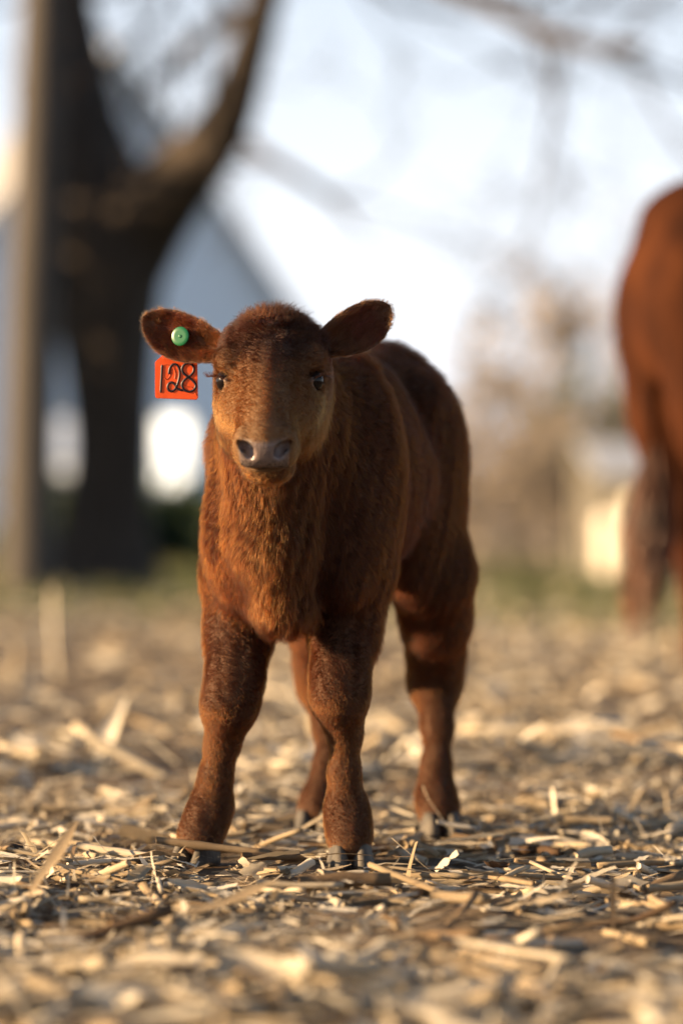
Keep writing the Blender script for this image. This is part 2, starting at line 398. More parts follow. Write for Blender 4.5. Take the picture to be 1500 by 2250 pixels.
BV = np.concatenate(allV); BF = np.concatenate(allF); skinc = np.concatenate(cols); hairc = np.concatenate(hcols)
hlen = np.concatenate(lens); hflow = np.concatenate(flows); hden = np.concatenate(dens)
def set_col(me, name, c):
    a = me.color_attributes.new(name, 'FLOAT_COLOR', 'POINT')
    a.data.foreach_set('color', np.concatenate([c, np.ones((len(c), 1))], 1).astype(np.float32).ravel())
def set_f(me, name, v):
    a = me.attributes.new(name, 'FLOAT', 'POINT'); a.data.foreach_set('value', np.asarray(v, np.float32))
k = NT('calf_skin'); at_c = k.n('ShaderNodeAttribute'); at_c.attribute_name = 'coat_colour'; at_w = k.n('ShaderNodeAttribute'); at_w.attribute_name = 'wet'
p = k.n('ShaderNodeBsdfPrincipled'); k.l(at_c.outputs[0], p.inputs['Base Color'])
mr = k.n('ShaderNodeMapRange'); mr.inputs[3].default_value = .85; mr.inputs[4].default_value = .22; k.l(at_w.outputs[2], mr.inputs[0]); k.l(mr.outputs[0], p.inputs['Roughness'])
tc = k.n('ShaderNodeTexCoord'); vo = k.n('ShaderNodeTexVoronoi'); vo.inputs['Scale'].default_value = 420; k.l(tc.outputs['Object'], vo.inputs[0])
mu = k.n('ShaderNodeMath', operation='MULTIPLY'); k.l(vo.outputs[0], mu.inputs[0]); k.l(at_w.outputs[2], mu.inputs[1])
k.l(k.bump(mu.outputs[0], .5, .0012).outputs[0], p.inputs['Normal']); k.l(p.outputs[0], k.out.inputs[0]); M_skin = k.m
k = NT('calf_hair'); ah = k.n('ShaderNodeAttribute'); ah.attribute_name = 'hair_colour'
hi = k.n('ShaderNodeHairInfo'); mr = k.n('ShaderNodeMapRange'); mr.inputs[3].default_value = .6; mr.inputs[4].default_value = 1.5
k.l(hi.outputs['Random'], mr.inputs[0]); mx = k.n('ShaderNodeVectorMath', operation='SCALE'); k.l(ah.outputs[0], mx.inputs[0]); k.l(mr.outputs[0], mx.inputs['Scale'])
tipm = k.n('ShaderNodeMapRange'); tipm.inputs[3].default_value = .35; tipm.inputs[4].default_value = 1.9; k.l(hi.outputs['Intercept'], tipm.inputs[0])
mx2 = k.n('ShaderNodeVectorMath', operation='SCALE'); k.l(mx.outputs[0], mx2.inputs[0]); k.l(tipm.outputs[0], mx2.inputs['Scale'])
ph = k.n('ShaderNodeBsdfHairPrincipled'); ph.model = 'CHIANG'; ph.parametrization = 'COLOR'
k.l(mx2.outputs[0], ph.inputs['Color']); ph.inputs['IOR'].default_value = 1.27; ph.inputs['Roughness'].default_value = .38; ph.inputs['Radial Roughness'].default_value = .55
k.l(ph.outputs[0], k.out.inputs[0]); M_hair = k.m
CALF_AT = Vector((float(CO[0]+CU[0]*.2), float(CO[1]+CU[1]*.2), 0))
calf = thing('calf', 'young red-brown calf standing in the stubble facing the camera with tagged ear', 'calf', CALF_AT)
me = mesh_from('body', BV, BF, M_skin); set_col(me, 'coat_colour', skinc); set_f(me, 'wet', np.concatenate([np.maximum(nosepad, lid*.6), np.zeros(len(BV)-nb)]))
link('body', me, calf)
def grow(name, me, n, hl_, flow_, den_, col_, parent, radius=.00018, clump=.0050, seed=3, lift=(62, 12), rough=.22, clumpf=.55, npt=4):
    r = np.random.default_rng(seed); nv = len(me.vertices)
    co = np.empty(nv*3, np.float32); me.vertices.foreach_get('co', co); co = co.reshape(-1, 3)
    no = np.empty(nv*3, np.float32); me.vertex_normals.foreach_get('vector', no); no = no.reshape(-1, 3)
    me.calc_loop_triangles(); T = np.empty(len(me.loop_triangles)*3, np.int32); me.loop_triangles.foreach_get('vertices', T); T = T.reshape(-1, 3)
    A = np.linalg.norm(np.cross(co[T[:, 1]]-co[T[:, 0]], co[T[:, 2]]-co[T[:, 0]]), axis=1)*.5
    w = A*den_[T].mean(1)*(hl_[T].mean(1) > .0015); cs = np.cumsum(w)
    def sample(m):
        ti = np.searchsorted(cs, r.random(m)*cs[-1]); a = r.random((m, 2)); fl = a.sum(1) > 1; a[fl] = 1-a[fl]
        b = np.stack([1-a.sum(1), a[:, 0], a[:, 1]], 1)
        g = lambda X: (X[T[ti]]*(b[..., None] if X.ndim > 1 else b)).sum(1)
        return g
    g = sample(n); P = g(co); N = g(no); N /= np.linalg.norm(N, axis=1)[:, None]+1e-9
    Fl = g(flow_)+r.normal(0, rough, (n, 3)); L = g(hl_)*r.uniform(.6, 1.25, n); C = g(col_)
    # broad waves in the coat: flow and length drift over the body
    for q in range(5):
        kx = r.normal(0, 38*(1+q), 3); ph_ = r.random(3)*6.3
        Fl += .13*np.sin((P@kx)[:, None]+ph_); L *= 1+.07*np.sin(P@kx+ph_[0]); C = C*(1+.055*np.sin(P@(kx*1.3)+ph_[1]))[:, None]
    Fl -= N*(Fl*N).sum(1)[:, None]; Fl /= np.linalg.norm(Fl, axis=1)[:, None]+1e-9
    ts = np.linspace(0, 1, npt); X = np.zeros((n, npt, 3)); X[:, 0] = P-N*.0006
    for i in range(1, npt):
        th = math.radians(lift[0]+(lift[1]-lift[0])*(i-.5)/(npt-1)); X[:, i] = X[:, i-1]+(N*math.sin(th)+Fl*math.cos(th))*(L/(npt-1))[:, None]
    if clumpf:
        M = int(cs[-1]/max(den_.mean(), .1)/(clump*clump)); ci = r.permutation(n)[:M]
        kd = kdtree.KDTree(len(ci))
        for i, c in enumerate(ci): kd.insert(P[c], i)
        kd.balance(); near = np.array([kd.find(p)[1] for p in P]); cc = ci[near]
        ls_ = np.clip((L-.004)/.011, .12, 1); cf = clumpf*r.uniform(.4, 1.2, n)*ls_
        for i in range(1, npt):
            X[:, i] += (X[cc, i]-X[:, i])*(cf*ts[i]**1.4)[:, None]
        C = C*(1+(r.random(len(ci))[near]-.5)*.65*ls_)[:, None]
    hcv = bpy.data.hair_curves.new(name); hcv.add_curves([npt]*n)
    hcv.points.foreach_set('position', X.astype(np.float32).ravel())
    ra = hcv.attributes.get('radius') or hcv.attributes.new('radius', 'FLOAT', 'POINT')
    ra.data.foreach_set('value', (radius*np.linspace(1, .25, npt)[None]*np.ones((n, 1))).astype(np.float32).ravel())
    ca = hcv.attributes.new('hair_colour', 'FLOAT_COLOR', 'CURVE'); ca.data.foreach_set('color', np.concatenate([np.clip(C, 0, .95), np.ones((n, 1))], 1).astype(np.float32).ravel())
    hcv.materials.append(M_hair)
    return link(name, hcv, parent)
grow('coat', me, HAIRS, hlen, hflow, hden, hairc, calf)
# forelock on the poll
poll = np.exp(-((ha/.034)**2+((hb-.018)/.03)**2+((hcc+.01)/.04)**2))*isface
pl = np.concatenate([poll, np.zeros(len(BV)-nb)])
grow('forelock', me, 1500, np.where(pl > .2, .019, 0.), np.repeat((HC*.3-HB*.55+CZ*.5)[None], len(BV), 0)+(np.concatenate([ha, np.zeros(len(BV)-nb)])*14)[:, None]*HA, pl, hairc*1.1, calf, clump=.006, seed=9, lift=(62, 30), rough=.6, clumpf=.75)
# tuft hanging from the whorl on the crown
tf = np.exp(-(((ha+.004)/.013)**2+((hb-.030)/.016)**2))*isface*(hcc > -.05); tf = np.concatenate([tf, np.zeros(len(BV)-nb)])
grow('forehead_tuft', me, 900, np.where(tf > .25, .017, 0.), np.repeat((HB*1.)[None], len(BV), 0)+(np.concatenate([ha+.004, np.zeros(len(BV)-nb)])*30)[:, None]*HA, tf, hairc*1.5, calf, clump=.005, seed=19, lift=(45, 3), rough=.35, clumpf=.65)
# eyes, lashes
k = NT('eye'); tc = k.n('ShaderNodeTexCoord'); sx = k.n('ShaderNodeSeparateXYZ'); k.l(tc.outputs['Object'], sx.inputs[0])
rp = k.ramp(sx.outputs[2], [(0, (.06, .04, .033)), (.60, (.03, .018, .012)), (.70, (.014, .008, .006)), (.93, (.006, .004, .004))])
mr = k.n('ShaderNodeMapRange'); mr.inputs[1].default_value = -ER; mr.inputs[2].default_value = ER; k.l(sx.outputs[2], mr.inputs[0]); k.l(mr.outputs[0], rp.inputs[0])
p = k.n('ShaderNodeBsdfPrincipled'); p.inputs['Roughness'].default_value = .05; p.inputs['Specular IOR Level'].default_value = .18
k.l(rp.outputs[0], p.inputs['Base Color']); k.l(p.outputs[0], k.out.inputs[0]); M_eye = k.m
bm = bmesh.new(); bmesh.ops.create_uvsphere(bm, u_segments=40, v_segments=28, radius=ER)
eye_me = bpy.data.meshes.new('eye'); bm.to_mesh(eye_me); bm.free(); eye_me.materials.append(M_eye); eye_me.polygons.foreach_set('use_smooth', np.ones(len(eye_me.polygons), bool))
for e, a in zip(EYES, (-1, 1)):
    o = link('eye', eye_me, calf); o.location = Vector(e+HA*a*.0008+HB*.0008)
    gz = Vector(HA*a*.62+HB*.62+HC*.30); o.rotation_euler = gz.to_track_quat('Z', 'Y').to_euler()
LX = []; 
for e, a in zip(EYES, (-1, 1)):
    n, up, sd = eye_frame(a)
    for i in range(46):
        w = math.radians(rng.uniform(25, 155)); root = e+n*.0115+sd*math.cos(w)*.0150+up*math.sin(w)*.0075
        Ll = rng.uniform(.011, .018); d0 = n*.9+up*.25+sd*math.cos(w)*.4-CZ*.15; d1 = n*.6+up*.2+sd*math.cos(w)*.5-CZ*.25
        LX.append([root, root+unit(d0)*Ll*.4, root+unit(d0)*Ll*.4+unit(d1)*Ll*.3, root+unit(d0)*Ll*.4+unit(d1+up*.4)*Ll*.6])
hcv = bpy.data.hair_curves.new('eyelashes'); hcv.add_curves([4]*len(LX)); hcv.points.foreach_set('position', np.array(LX, np.float32).ravel())
ra = hcv.attributes.get('radius') or hcv.attributes.new('radius', 'FLOAT', 'POINT'); ra.data.foreach_set('value', np.tile(np.array([.00028, .00024, .00018, .0001], np.float32), len(LX)))
ca = hcv.attributes.new('hair_colour', 'FLOAT_COLOR', 'CURVE'); ca.data.foreach_set('color', np.tile(np.array([.03, .012, .008, 1], np.float32), len(LX))); hcv.materials.append(M_hair)
link('eyelashes', hcv, calf)
# hooves: two claws on each foot
M_hoof = simple('hoof_horn', [(.3, (.026, .022, .019)), (.5, (.066, .056, .045)), (.75, (.135, .112, .086))], 60, .75, .6, .003, stretch=(1, 1, .35))
def claw(c, fwd, side, w=.0235, ln=.030, h=.030):
    c = Vector(c); f = Vector(fwd).normalized(); r = Vector((f.y, -f.x, 0))*side; V = []; Fq = []; n = 16; rows = 6
    for j in range(rows):
        q = j/(rows-1); z = h*q
        for i in range(n):
            a = 2*math.pi*i/n; x = math.cos(a); y = math.sin(a)
            X = abs(x)**.8*math.copysign(1, x); sc = 1-.30*q
            lat = .5*w*(y if y > 0 else y*.8)*sc*(1.05-.22*max(X, 0)**2)
            lon = ln*(X*.85 if X > 0 else X*.62)*sc-.014*q
            V.append(c+f*lon+r*lat+Vector((0, 0, z*(1-.25*(X < 0)*abs(X)))))
    for j in range(rows-1):
        for i in range(n): Fq.append((j*n+i, j*n+(i+1) % n, (j+1)*n+(i+1) % n, (j+1)*n+i))
    Fq += [tuple(range(n-1, -1, -1)), tuple((rows-1)*n+i for i in range(n))]
    if side < 0: Fq = [tuple(reversed(q)) for q in Fq]
    MB().add(V, Fq).build('hoof_claw', M_hoof, calf)
FEET = [((769, 1878, 3.985), (.05, -1, 0)), ((436, 1876, 4.012), (-.45, -1, 0)), ((967, 1828, 4.395), (.1, -1, 0)), ((694, 1824, 4.425), (-.15, -1, 0))]
FEETXY = []
for (px, py, D), fw_ in FEET:
    c = at(px, py, D); c[2] = .001; f = unit(fw_); r = np.array([f[1], -f[0], 0]); FEETXY.append(c[:2])
    for s in (-1, 1): claw(c+f*.009+r*s*.0148, f, s, w=.0335, ln=.046, h=.034)
# ---------------------------------------------------------------- ear tags
M_orange = simple('orange_plastic', [(.3, (.74, .082, .008)), (.5, (.84, .098, .010)), (.7, (.90, .12, .014))], 45, .42, .15, .001)
M_ink = simple('marker_ink', [(.3, (.010, .006, .012)), (.7, (.022, .012, .022))], 90, .5, 0)
M_faded = simple('worn_marker_ink', [(.3, (.46, .055, .010)), (.7, (.60, .075, .012))], 90, .5, 0)
M_green = simple('green_plastic', [(.3, (.001, .075, .026)), (.7, (.002, .10, .035))], 60, .38, .1, .0006)
TD = 3.884
def tp(u, v, d=0): return at(320+u/6.25, 660+v/6.25, TD-d+.004*(v-700)/660)
ol = [(132, 846), (250, 742), (300, 700), (520, 700), (590, 770), (712, 856), (722, 1340), (705, 1362), (690, 1366), (160, 1345), (142, 1335), (133, 1315)]
tagr = thing('ear_tag', 'orange plastic ear tag handwritten with the number 128 hanging from the ear', 'ear tag', at(388, 793, TD))
n = len(ol); V = [tp(u, v, .0012) for u, v in ol]+[tp(u, v, -.0012) for u, v in ol]
bm = bmesh.new(); vs = [bm.verts.new(v) for v in V]
bm.faces.new(vs[:n]); bm.faces.new(vs[n:][::-1])
for i in range(n): bm.faces.new((vs[i], vs[n+i], vs[n+(i+1) % n], vs[(i+1) % n]))
bmesh.ops.recalc_face_normals(bm, faces=bm.faces)
bmesh.ops.bevel(bm, geom=[e for e in bm.edges if e.calc_face_angle(0) > .8], offset=.0006, segments=2, affect='EDGES')
me_ = bpy.data.meshes.new('tag_panel'); bm.to_mesh(me_); bm.free(); me_.materials.append(M_orange); link('tag_panel', me_, tagr)
def smooth_poly(pts, k=6):
    P = [np.array(p, float) for p in pts]; P = [2*P[0]-P[1]]+P+[2*P[-1]-P[-2]]; out = []
    for i in range(1, len(P)-2):
        for j in range(k):
            t = j/k; a, b, c, d = P[i-1:i+3]
            out.append(.5*((2*b)+(-a+c)*t+(2*a-5*b+4*c-d)*t*t+(-a+3*b-3*c+d)*t**3))
    return out+[P[-2]]
def stroke(name, pts, w, mat, d=.00165):
    q = smooth_poly(pts); V = []; Fq = []
    for i, p_ in enumerate(q):
        t = q[min(i+1, len(q)-1)]-q[max(i-1, 0)]; t = t/np.linalg.norm(t); nn = np.array([-t[1], t[0]])
        ww = w*(.55 if i in (0, len(q)-1) else 1)
        for s in (-1, 1): V.append(tp(*(p_+nn*ww*s*.5), d)); 
        for s in (-1, 1): V.append(tp(*(p_+nn*ww*s*.5), .0010))
    for i in range(len(q)-1):
        a, b = 4*i, 4*i+4; Fq += [(a, a+1, b+1, b), (a, b, b+2, a+2), (a+1, a+3, b+3, b+1)]
    MB().add(V, Fq).build(name, mat, tagr)
stroke('digit', [(228, 885), (222, 1010), (214, 1150), (208, 1268)], 31, M_ink)
stroke('digit', [(322, 1015), (333, 935), (372, 882), (425, 884), (463, 945), (468, 1040), (436, 1160), (388, 1236), (335, 1246), (305, 1203), (318, 1146), (362, 1127), (405, 1160), (440, 1215), (515, 1240)], 31, M_ink)
stroke('digit', [(655, 900), (600, 866), (535, 880), (502, 935), (520, 1000), (580, 1050), (650, 1105), (690, 1170), (660, 1230), (590, 1254), (522, 1220), (502, 1150), (540, 1085), (600, 1045), (652, 990), (664, 930), (640, 888)], 31, M_ink, .0018)
stroke('worn_digit', [(250, 880), (330, 900), (350, 1000), (300, 1080), (250, 1060)], 16, M_faded, .0014)
stroke('worn_digit', [(480, 1120), (560, 1180), (640, 1200), (700, 1310)], 14, M_faded, .0014)
stroke('worn_digit', [(370, 890), (410, 1000), (400, 1080)], 14, M_faded, .0015)
def disc(name, c, nrm, r, h, mat, parent, hole=0):
    c = Vector(c); nn = Vector(nrm).normalized(); x = nn.cross(Vector((0, 0, 1))).normalized(); y = nn.cross(x); V = []; Fq = []; N = 32
    prof = [(r, 0), (r, h*.75), (r*.96, h), (r*.6, h*1.02), (r*.3, h*1.03), (0.0001, h*1.03)]
    for pr, ph_ in prof:
        for i in range(N): a = 2*math.pi*i/N; V.append(c+x*math.cos(a)*pr+y*math.sin(a)*pr+nn*ph_)
    for j in range(len(prof)-1):
        for i in range(N): Fq.append((j*N+i, j*N+(i+1) % N, (j+1)*N+(i+1) % N, (j+1)*N+i))
    Fq.append(tuple(range(N-1, -1, -1)))
    return MB().add(V, Fq).build(name, mat, parent)
BC = at(397, 739, 3.872)
but = thing('button_tag', 'round green plastic button tag clipped inside the ear above the orange tag', 'ear tag', BC)
disc('button_face', BC, (-.42, -1, .05), .0125, .0018, M_green, but, 1)
disc('stud', Vector(BC)+Vector((-.0007, -.0016, 0)), (-.42, -1, .05), .0022, .0008, M_green, but)
# ---------------------------------------------------------------- ground: one sheet to the horizon
GW = [(rng.normal(0, 1, 2)*s, rng.random()*6.28, a) for s, a, n in ((2.2, .0045, 6), (7, .0028, 8), (22, .0018, 10), (55, .0008, 10)) for _ in range(n)]
FX = np.array(FEETXY)
def gh(x, y):
    x = np.asarray(x, float); y = np.asarray(y, float); h = np.zeros(np.broadcast(x, y).shape)
    for kk, ph_, a in GW: h = h+a*np.sin(x*kk[0]+y*kk[1]+ph_)
    m = np.ones_like(h)
    for f in FX: m = np.minimum(m, sst(.03, .16, np.hypot(x-f[0], y-f[1])))
    h = h*m; far = sst(18, 26, y); return (h*(1-far))-.002
def stepped(bounds):
    out = []
    for lo, hi, st in bounds: out.append(np.arange(lo, hi, st))
    return np.concatenate(out)
gx = np.concatenate([[-1500, -600, -250, -120, -60, -30, -15], np.arange(-7, -2.2, .16), np.arange(-2.2, 2.2, .025), np.arange(2.2, 7.1, .16), [15, 30, 60, 120, 250, 600, 1500]])
gy = np.concatenate([[-300, -80, -25, -9], np.arange(-5, -2.2, .1), np.arange(-2.2, 2.5, .025), np.arange(2.5, 8, .08), np.arange(8, 24, .5), [26, 30, 36, 45, 60, 90, 150, 300, 700, 1800]])
GX, GY = np.meshgrid(gx, gy, indexing='ij'); GZ = gh(GX, GY)
ii = np.arange(GX.size).reshape(GX.shape)
gq = np.stack([ii[:-1, :-1], ii[1:, :-1], ii[1:, 1:], ii[:-1, 1:]], -1).reshape(-1, 4)
k = NT('field_soil'); tc = k.n('ShaderNodeTexCoord'); ob = tc.outputs['Object']
n1 = k.noise(3.2, 5, .6, ob); n2 = k.noise(46, 6, .7, ob); n3 = k.noise(.35, 4, .6, ob); n4 = k.noise(170, 3, .6, ob)
soil = k.ramp(n2.outputs[0], [(.25, (.045, .034, .027)), (.5, (.095, .072, .053)), (.75, (.16, .122, .09))])
chaff = k.ramp(n4.outputs[0], [(.35, (.10, .07, .045)), (.6, (.22, .16, .10)), (.8, (.34, .26, .17))])
mx = k.n('ShaderNodeMix', data_type='RGBA'); cov = k.ramp(n1.outputs[0], [(.38, (.15, .15, .15)), (.62, (.75, .75, .75))])
k.l(cov.outputs[0], mx.inputs[0]); k.l(soil.outputs[0], mx.inputs[6]); k.l(chaff.outputs[0], mx.inputs[7])
lawn = k.ramp(n3.outputs[0], [(.3, (.035, .052, .012)), (.5, (.065, .068, .022)), (.7, (.13, .105, .05))])
sp = k.n('ShaderNodeSeparateXYZ'); k.l(ob, sp.inputs[0])
ad = k.n('ShaderNodeMath', operation='MULTIPLY_ADD'); k.l(n3.outputs[0], ad.inputs[0]); ad.inputs[1].default_value = 6; k.l(sp.outputs[1], ad.inputs[2])
mr = k.n('ShaderNodeMapRange'); mr.inputs[1].default_value = 12.; mr.inputs[2].default_value = 18.; k.l(ad.outputs[0], mr.inputs[0])
mx3 = k.n('ShaderNodeMix', data_type='RGBA'); k.l(mr.outputs[0], mx3.inputs[0]); k.l(mx.outputs[2], mx3.inputs[6]); k.l(lawn.outputs[0], mx3.inputs[7])
p = k.n('ShaderNodeBsdfPrincipled'); p.inputs['Roughness'].default_value = .92; p.inputs['Specular IOR Level'].default_value = .15
k.l(mx3.outputs[2], p.inputs['Base Color']); k.l(k.bump(n2.outputs[0], .9, .012).outputs[0], p.inputs['Normal']); k.l(p.outputs[0], k.out.inputs[0])
tag(link('ground', mesh_from('ground', np.stack([GX, GY, GZ], -1).reshape(-1, 3), gq, k.m)), 'stubble field soil running back to a lawn', None, None, 'structure')
# ---------------------------------------------------------------- corn residue
k = NT('corn_residue'); an = k.n('ShaderNodeAttribute'); an.attribute_name = 'tone'; uv = k.n('ShaderNodeUVMap')
oi = k.n('ShaderNodeObjectInfo'); ad = k.n('ShaderNodeMath', operation='MULTIPLY_ADD'); k.l(oi.outputs['Random'], ad.inputs[0]); ad.inputs[1].default_value = .35; k.l(an.outputs[2], ad.inputs[2])
mp = k.n('ShaderNodeMapping'); mp.inputs['Scale'].default_value = (14, 1.2, 1); k.l(uv.outputs[0], mp.inputs[0])
fb = k.noise(2.2, 5, .7, mp.outputs[0]); tc = k.n('ShaderNodeTexCoord'); blot = k.noise(38, 4, .65, tc.outputs['Object'])
a1 = k.n('ShaderNodeMath', operation='MULTIPLY_ADD'); k.l(fb.outputs[0], a1.inputs[0]); a1.inputs[1].default_value = .34; k.l(ad.outputs[0], a1.inputs[2])
a2 = k.n('ShaderNodeMath', operation='MULTIPLY_ADD'); k.l(blot.outputs[0], a2.inputs[0]); a2.inputs[1].default_value = .30; k.l(a1.outputs[0], a2.inputs[2])
a3 = k.n('ShaderNodeMath', operation='SUBTRACT'); k.l(a2.outputs[0], a3.inputs[0]); a3.inputs[1].default_value = .32
rp = k.ramp(a3.outputs[0], [(.0, (.030, .020, .014)), (.16, (.095, .056, .032)), (.38, (.20, .137, .080)), (.62, (.32, .245, .155)), (.82, (.43, .355, .25)), (1, (.58, .52, .42))])
p = k.n('ShaderNodeBsdfPrincipled'); p.inputs['Roughness'].default_value = .8; p.inputs['Specular IOR Level'].default_value = .15; k.l(rp.outputs[0], p.inputs['Base Color'])
k.l(k.bump(fb.outputs[0], .5, .002).outputs[0], p.inputs['Normal'])
tr = k.n('ShaderNodeBsdfTranslucent'); k.l(rp.outputs[0], tr.inputs[0]); ms = k.n('ShaderNodeMixShader'); ms.inputs[0].default_value = .22
k.l(p.outputs[0], ms.inputs[1]); k.l(tr.outputs[0], ms.inputs[2]); k.l(ms.outputs[0], k.out.inputs[0]); M_res = k.m
def strip(n, length, w, bend, twist, sag, taper=.5, r=rng, across=2):
    V = []; U = []; Fq = []; pos = np.zeros(3); ang = -bend*.5+r.normal(0, .05); yw = 0.; st = length/n
    for i in range(n+1):
        u = i/n; ww = w*.5*(1-taper*abs(2*u-1)**2.5)*(1+r.normal(0, .22)); tw = twist*(u-.5)
        d = np.array([math.cos(ang)*math.cos(yw), math.cos(ang)*math.sin(yw), math.sin(ang)])
        s = np.array([-math.sin(yw), math.cos(yw), 0]); nn = np.cross(d, s); ss = s*math.cos(tw)+nn*math.sin(tw); n2_ = np.cross(d, ss)
        for j in range(across+1):
            v = -1+2*j/across; V.append(pos+ss*v*ww+n2_*sag*ww*(v*v-.5)); U.append((j/across, u))
        pos = pos+d*st; ang += bend/n+r.normal(0, .07); yw += r.normal(0, .05)
    m = across+1
    for i in range(n):
        for j in range(across): Fq.append((i*m+j, i*m+j+1, (i+1)*m+j+1, (i+1)*m+j))
    V = np.array(V); V[:, :2] -= V[:, :2].mean(0); V[:, 2] = (V[:, 2]-np.percentile(V[:, 2], 25))*.55; return V, np.array(Fq), np.array(U)
def stalk(n, length, rad, r=rng, ns=6):
    V = []; U = []; Fq = []; b = r.normal(0, .0015, 2); node = r.uniform(.25, .75)
    for i in range(n+1):
        u = i/n; rr = rad*(1+.22*math.exp(-((u-node)/.05)**2)+r.normal(0, .03)); x = length*(u-.5)
        end = rr*.6*r.random(ns) if i in (0, n) else np.zeros(ns)
        for j in range(ns):
            a = 2*math.pi*j/ns; V.append((x+(end[j] if i == n else -end[j]), math.cos(a)*rr+b[0]*math.sin(3*u), math.sin(a)*rr*.85+b[1]*math.sin(3*u)+rad)); U.append((j/ns, u))
    for i in range(n):
        for j in range(ns): Fq.append((i*ns+j, i*ns+(j+1) % ns, (i+1)*ns+(j+1) % ns, (i+1)*ns+j))
    V = np.array(V, float); c0 = len(V)
    for i, x in ((0, -.5), (n, .5)):
        V = np.vstack([V, [[length*x*.985, 0, rad]]]); U.append((.5, .5))
        for j in range(0, ns, 2): Fq.append((i*ns+j, i*ns+j+1, i*ns+(j+2) % ns, c0+(i > 0)))
    return V, np.array(Fq), np.array(U)
TPL = {'leaf': [strip(7, rng.uniform(.03, .12), (rng.uniform(.0025, .007) if rng.random() < .7 else rng.uniform(.008, .014)), rng.normal(0, .25)*(1+3*(rng.random() < .12)), rng.normal(0, .9), rng.uniform(.0, .25), rng.uniform(.05, .5)) for _ in range(40)],
       'husk': [strip(6, rng.uniform(.035, .09), rng.uniform(.010, .022), rng.normal(.05, .3), rng.normal(0, .4), rng.uniform(.0, .4), rng.uniform(.1, .6), across=4) for _ in range(18)],
       'stalk': [stalk(6, rng.uniform(.05, .20), rng.uniform(.003, .0075)) for _ in range(16)],
       'chaff': [strip(2, rng.uniform(.012, .05), rng.uniform(.003, .010), rng.normal(0, .8), rng.normal(0, .9), .4, .4, across=1) for _ in range(30)],
       'straw': [strip(4, rng.uniform(.03, .10), rng.uniform(.002, .0045), rng.normal(0, .4), rng.normal(0, 1), .5, .3, across=1) for _ in range(20)]}
def rot(yaw, pitch, roll):
    return np.array((Matrix.Rotation(yaw, 3, 'Z') @ Matrix.Rotation(pitch, 3, 'Y') @ Matrix.Rotation(roll, 3, 'X')))
def litter_mesh(name, items):      # items: (kind, template, pos, R, scale, tone)
    Vs = []; Fs = []; Us = []; Ts = []; b = 0
    for kind, ti, pos, R, s, tone in items:
        v, f, u = TPL[kind][ti]; Vs.append(v*s@R.T+pos); Fs.append(f+b); Us.append(u); Ts.append(np.full(len(v), tone)); b += len(v)
    V = np.concatenate(Vs); Fq = np.concatenate(Fs); U = np.concatenate(Us)
    me = mesh_from(name, V, Fq, M_res, False); set_f(me, 'tone', np.concatenate(Ts))
    ul = me.uv_layers.new(name='UVMap'); li = np.empty(len(me.loops), np.int32); me.loops.foreach_get('vertex_index', li); ul.data.foreach_set('uv', U[li].astype(np.float32).ravel())
    return me
def scatter(n, y0, y1, half, mixk, smin, smax, lift=.012, tilt=.16, seed=0, nearbias=0.):
    r = np.random.default_rng(seed); kinds = list(mixk); pr = np.array([mixk[q] for q in kinds]); pr = pr/pr.sum(); out = []
    ks = r.choice(len(kinds), n, p=pr); ys = y0+(y1-y0)*r.random(n)**(1+nearbias); xs = (r.random(n)*2-1)*(half[0]+(half[1]-half[0])*(ys-y0)/(y1-y0))
    dn = np.zeros(n)
    for q in range(8): kk = r.normal(0, 3.2, 2); dn += np.sin(xs*kk[0]+ys*kk[1]+r.random()*6.3)
    keep = dn > r.normal(-1.1, 1.3, n)
    zs = gh(xs, ys)
    for i in np.where(keep)[0]:
        kd = kinds[ks[i]]; df = min(math.hypot(xs[i]-f[0], ys[i]-f[1]) for f in FX)
        if df < (.036 if kd in ('chaff', 'straw') else .062): continue
        up = r.random() < .022 and kd != 'stalk'
        R = rot(r.normal(0, .8) if r.random() < .55 else r.random()*6.283, r.normal(0, .75 if up else tilt*(.6 if kd in ('leaf', 'straw') else 1)), r.normal(0, .4 if kd != 'stalk' else 3))
        tone = {'leaf': r.normal(.62, .19), 'husk': r.normal(.76, .17), 'stalk': r.normal(.62, .17), 'chaff': r.normal(.66, .24), 'straw': r.normal(.67, .20)}[kd]
        out.append((kd, r.integers(len(TPL[kd])), np.array([xs[i], ys[i], zs[i]+abs(r.normal(0, lift))+.001+(.02 if up else 0)]), R, r.uniform(smin, smax), float(np.clip(tone, .05, .95))))
    return out
near = scatter(24000, -2.0, 1.2, (1.3, 2.2), dict(leaf=.40, husk=.14, stalk=.14, straw=.32), 0.5, 1.2, .012, seed=1)
bits = scatter(42000, -1.9, 1.2, (1.1, 1.9), dict(chaff=.7, straw=.3), .5, 1.2, .009, tilt=.35, seed=2)
mid = scatter(15000, 1.2, 8, (2.0, 4.5), dict(leaf=.42, husk=.22, stalk=.12, straw=.24), .8, 1.6, .02, tilt=.25, seed=3, nearbias=.4)
farl = scatter(6500, 8, 17, (4.5, 7.5), dict(leaf=.5, husk=.35, stalk=.15), 1.1, 2.0, .02, tilt=.3, seed=4)
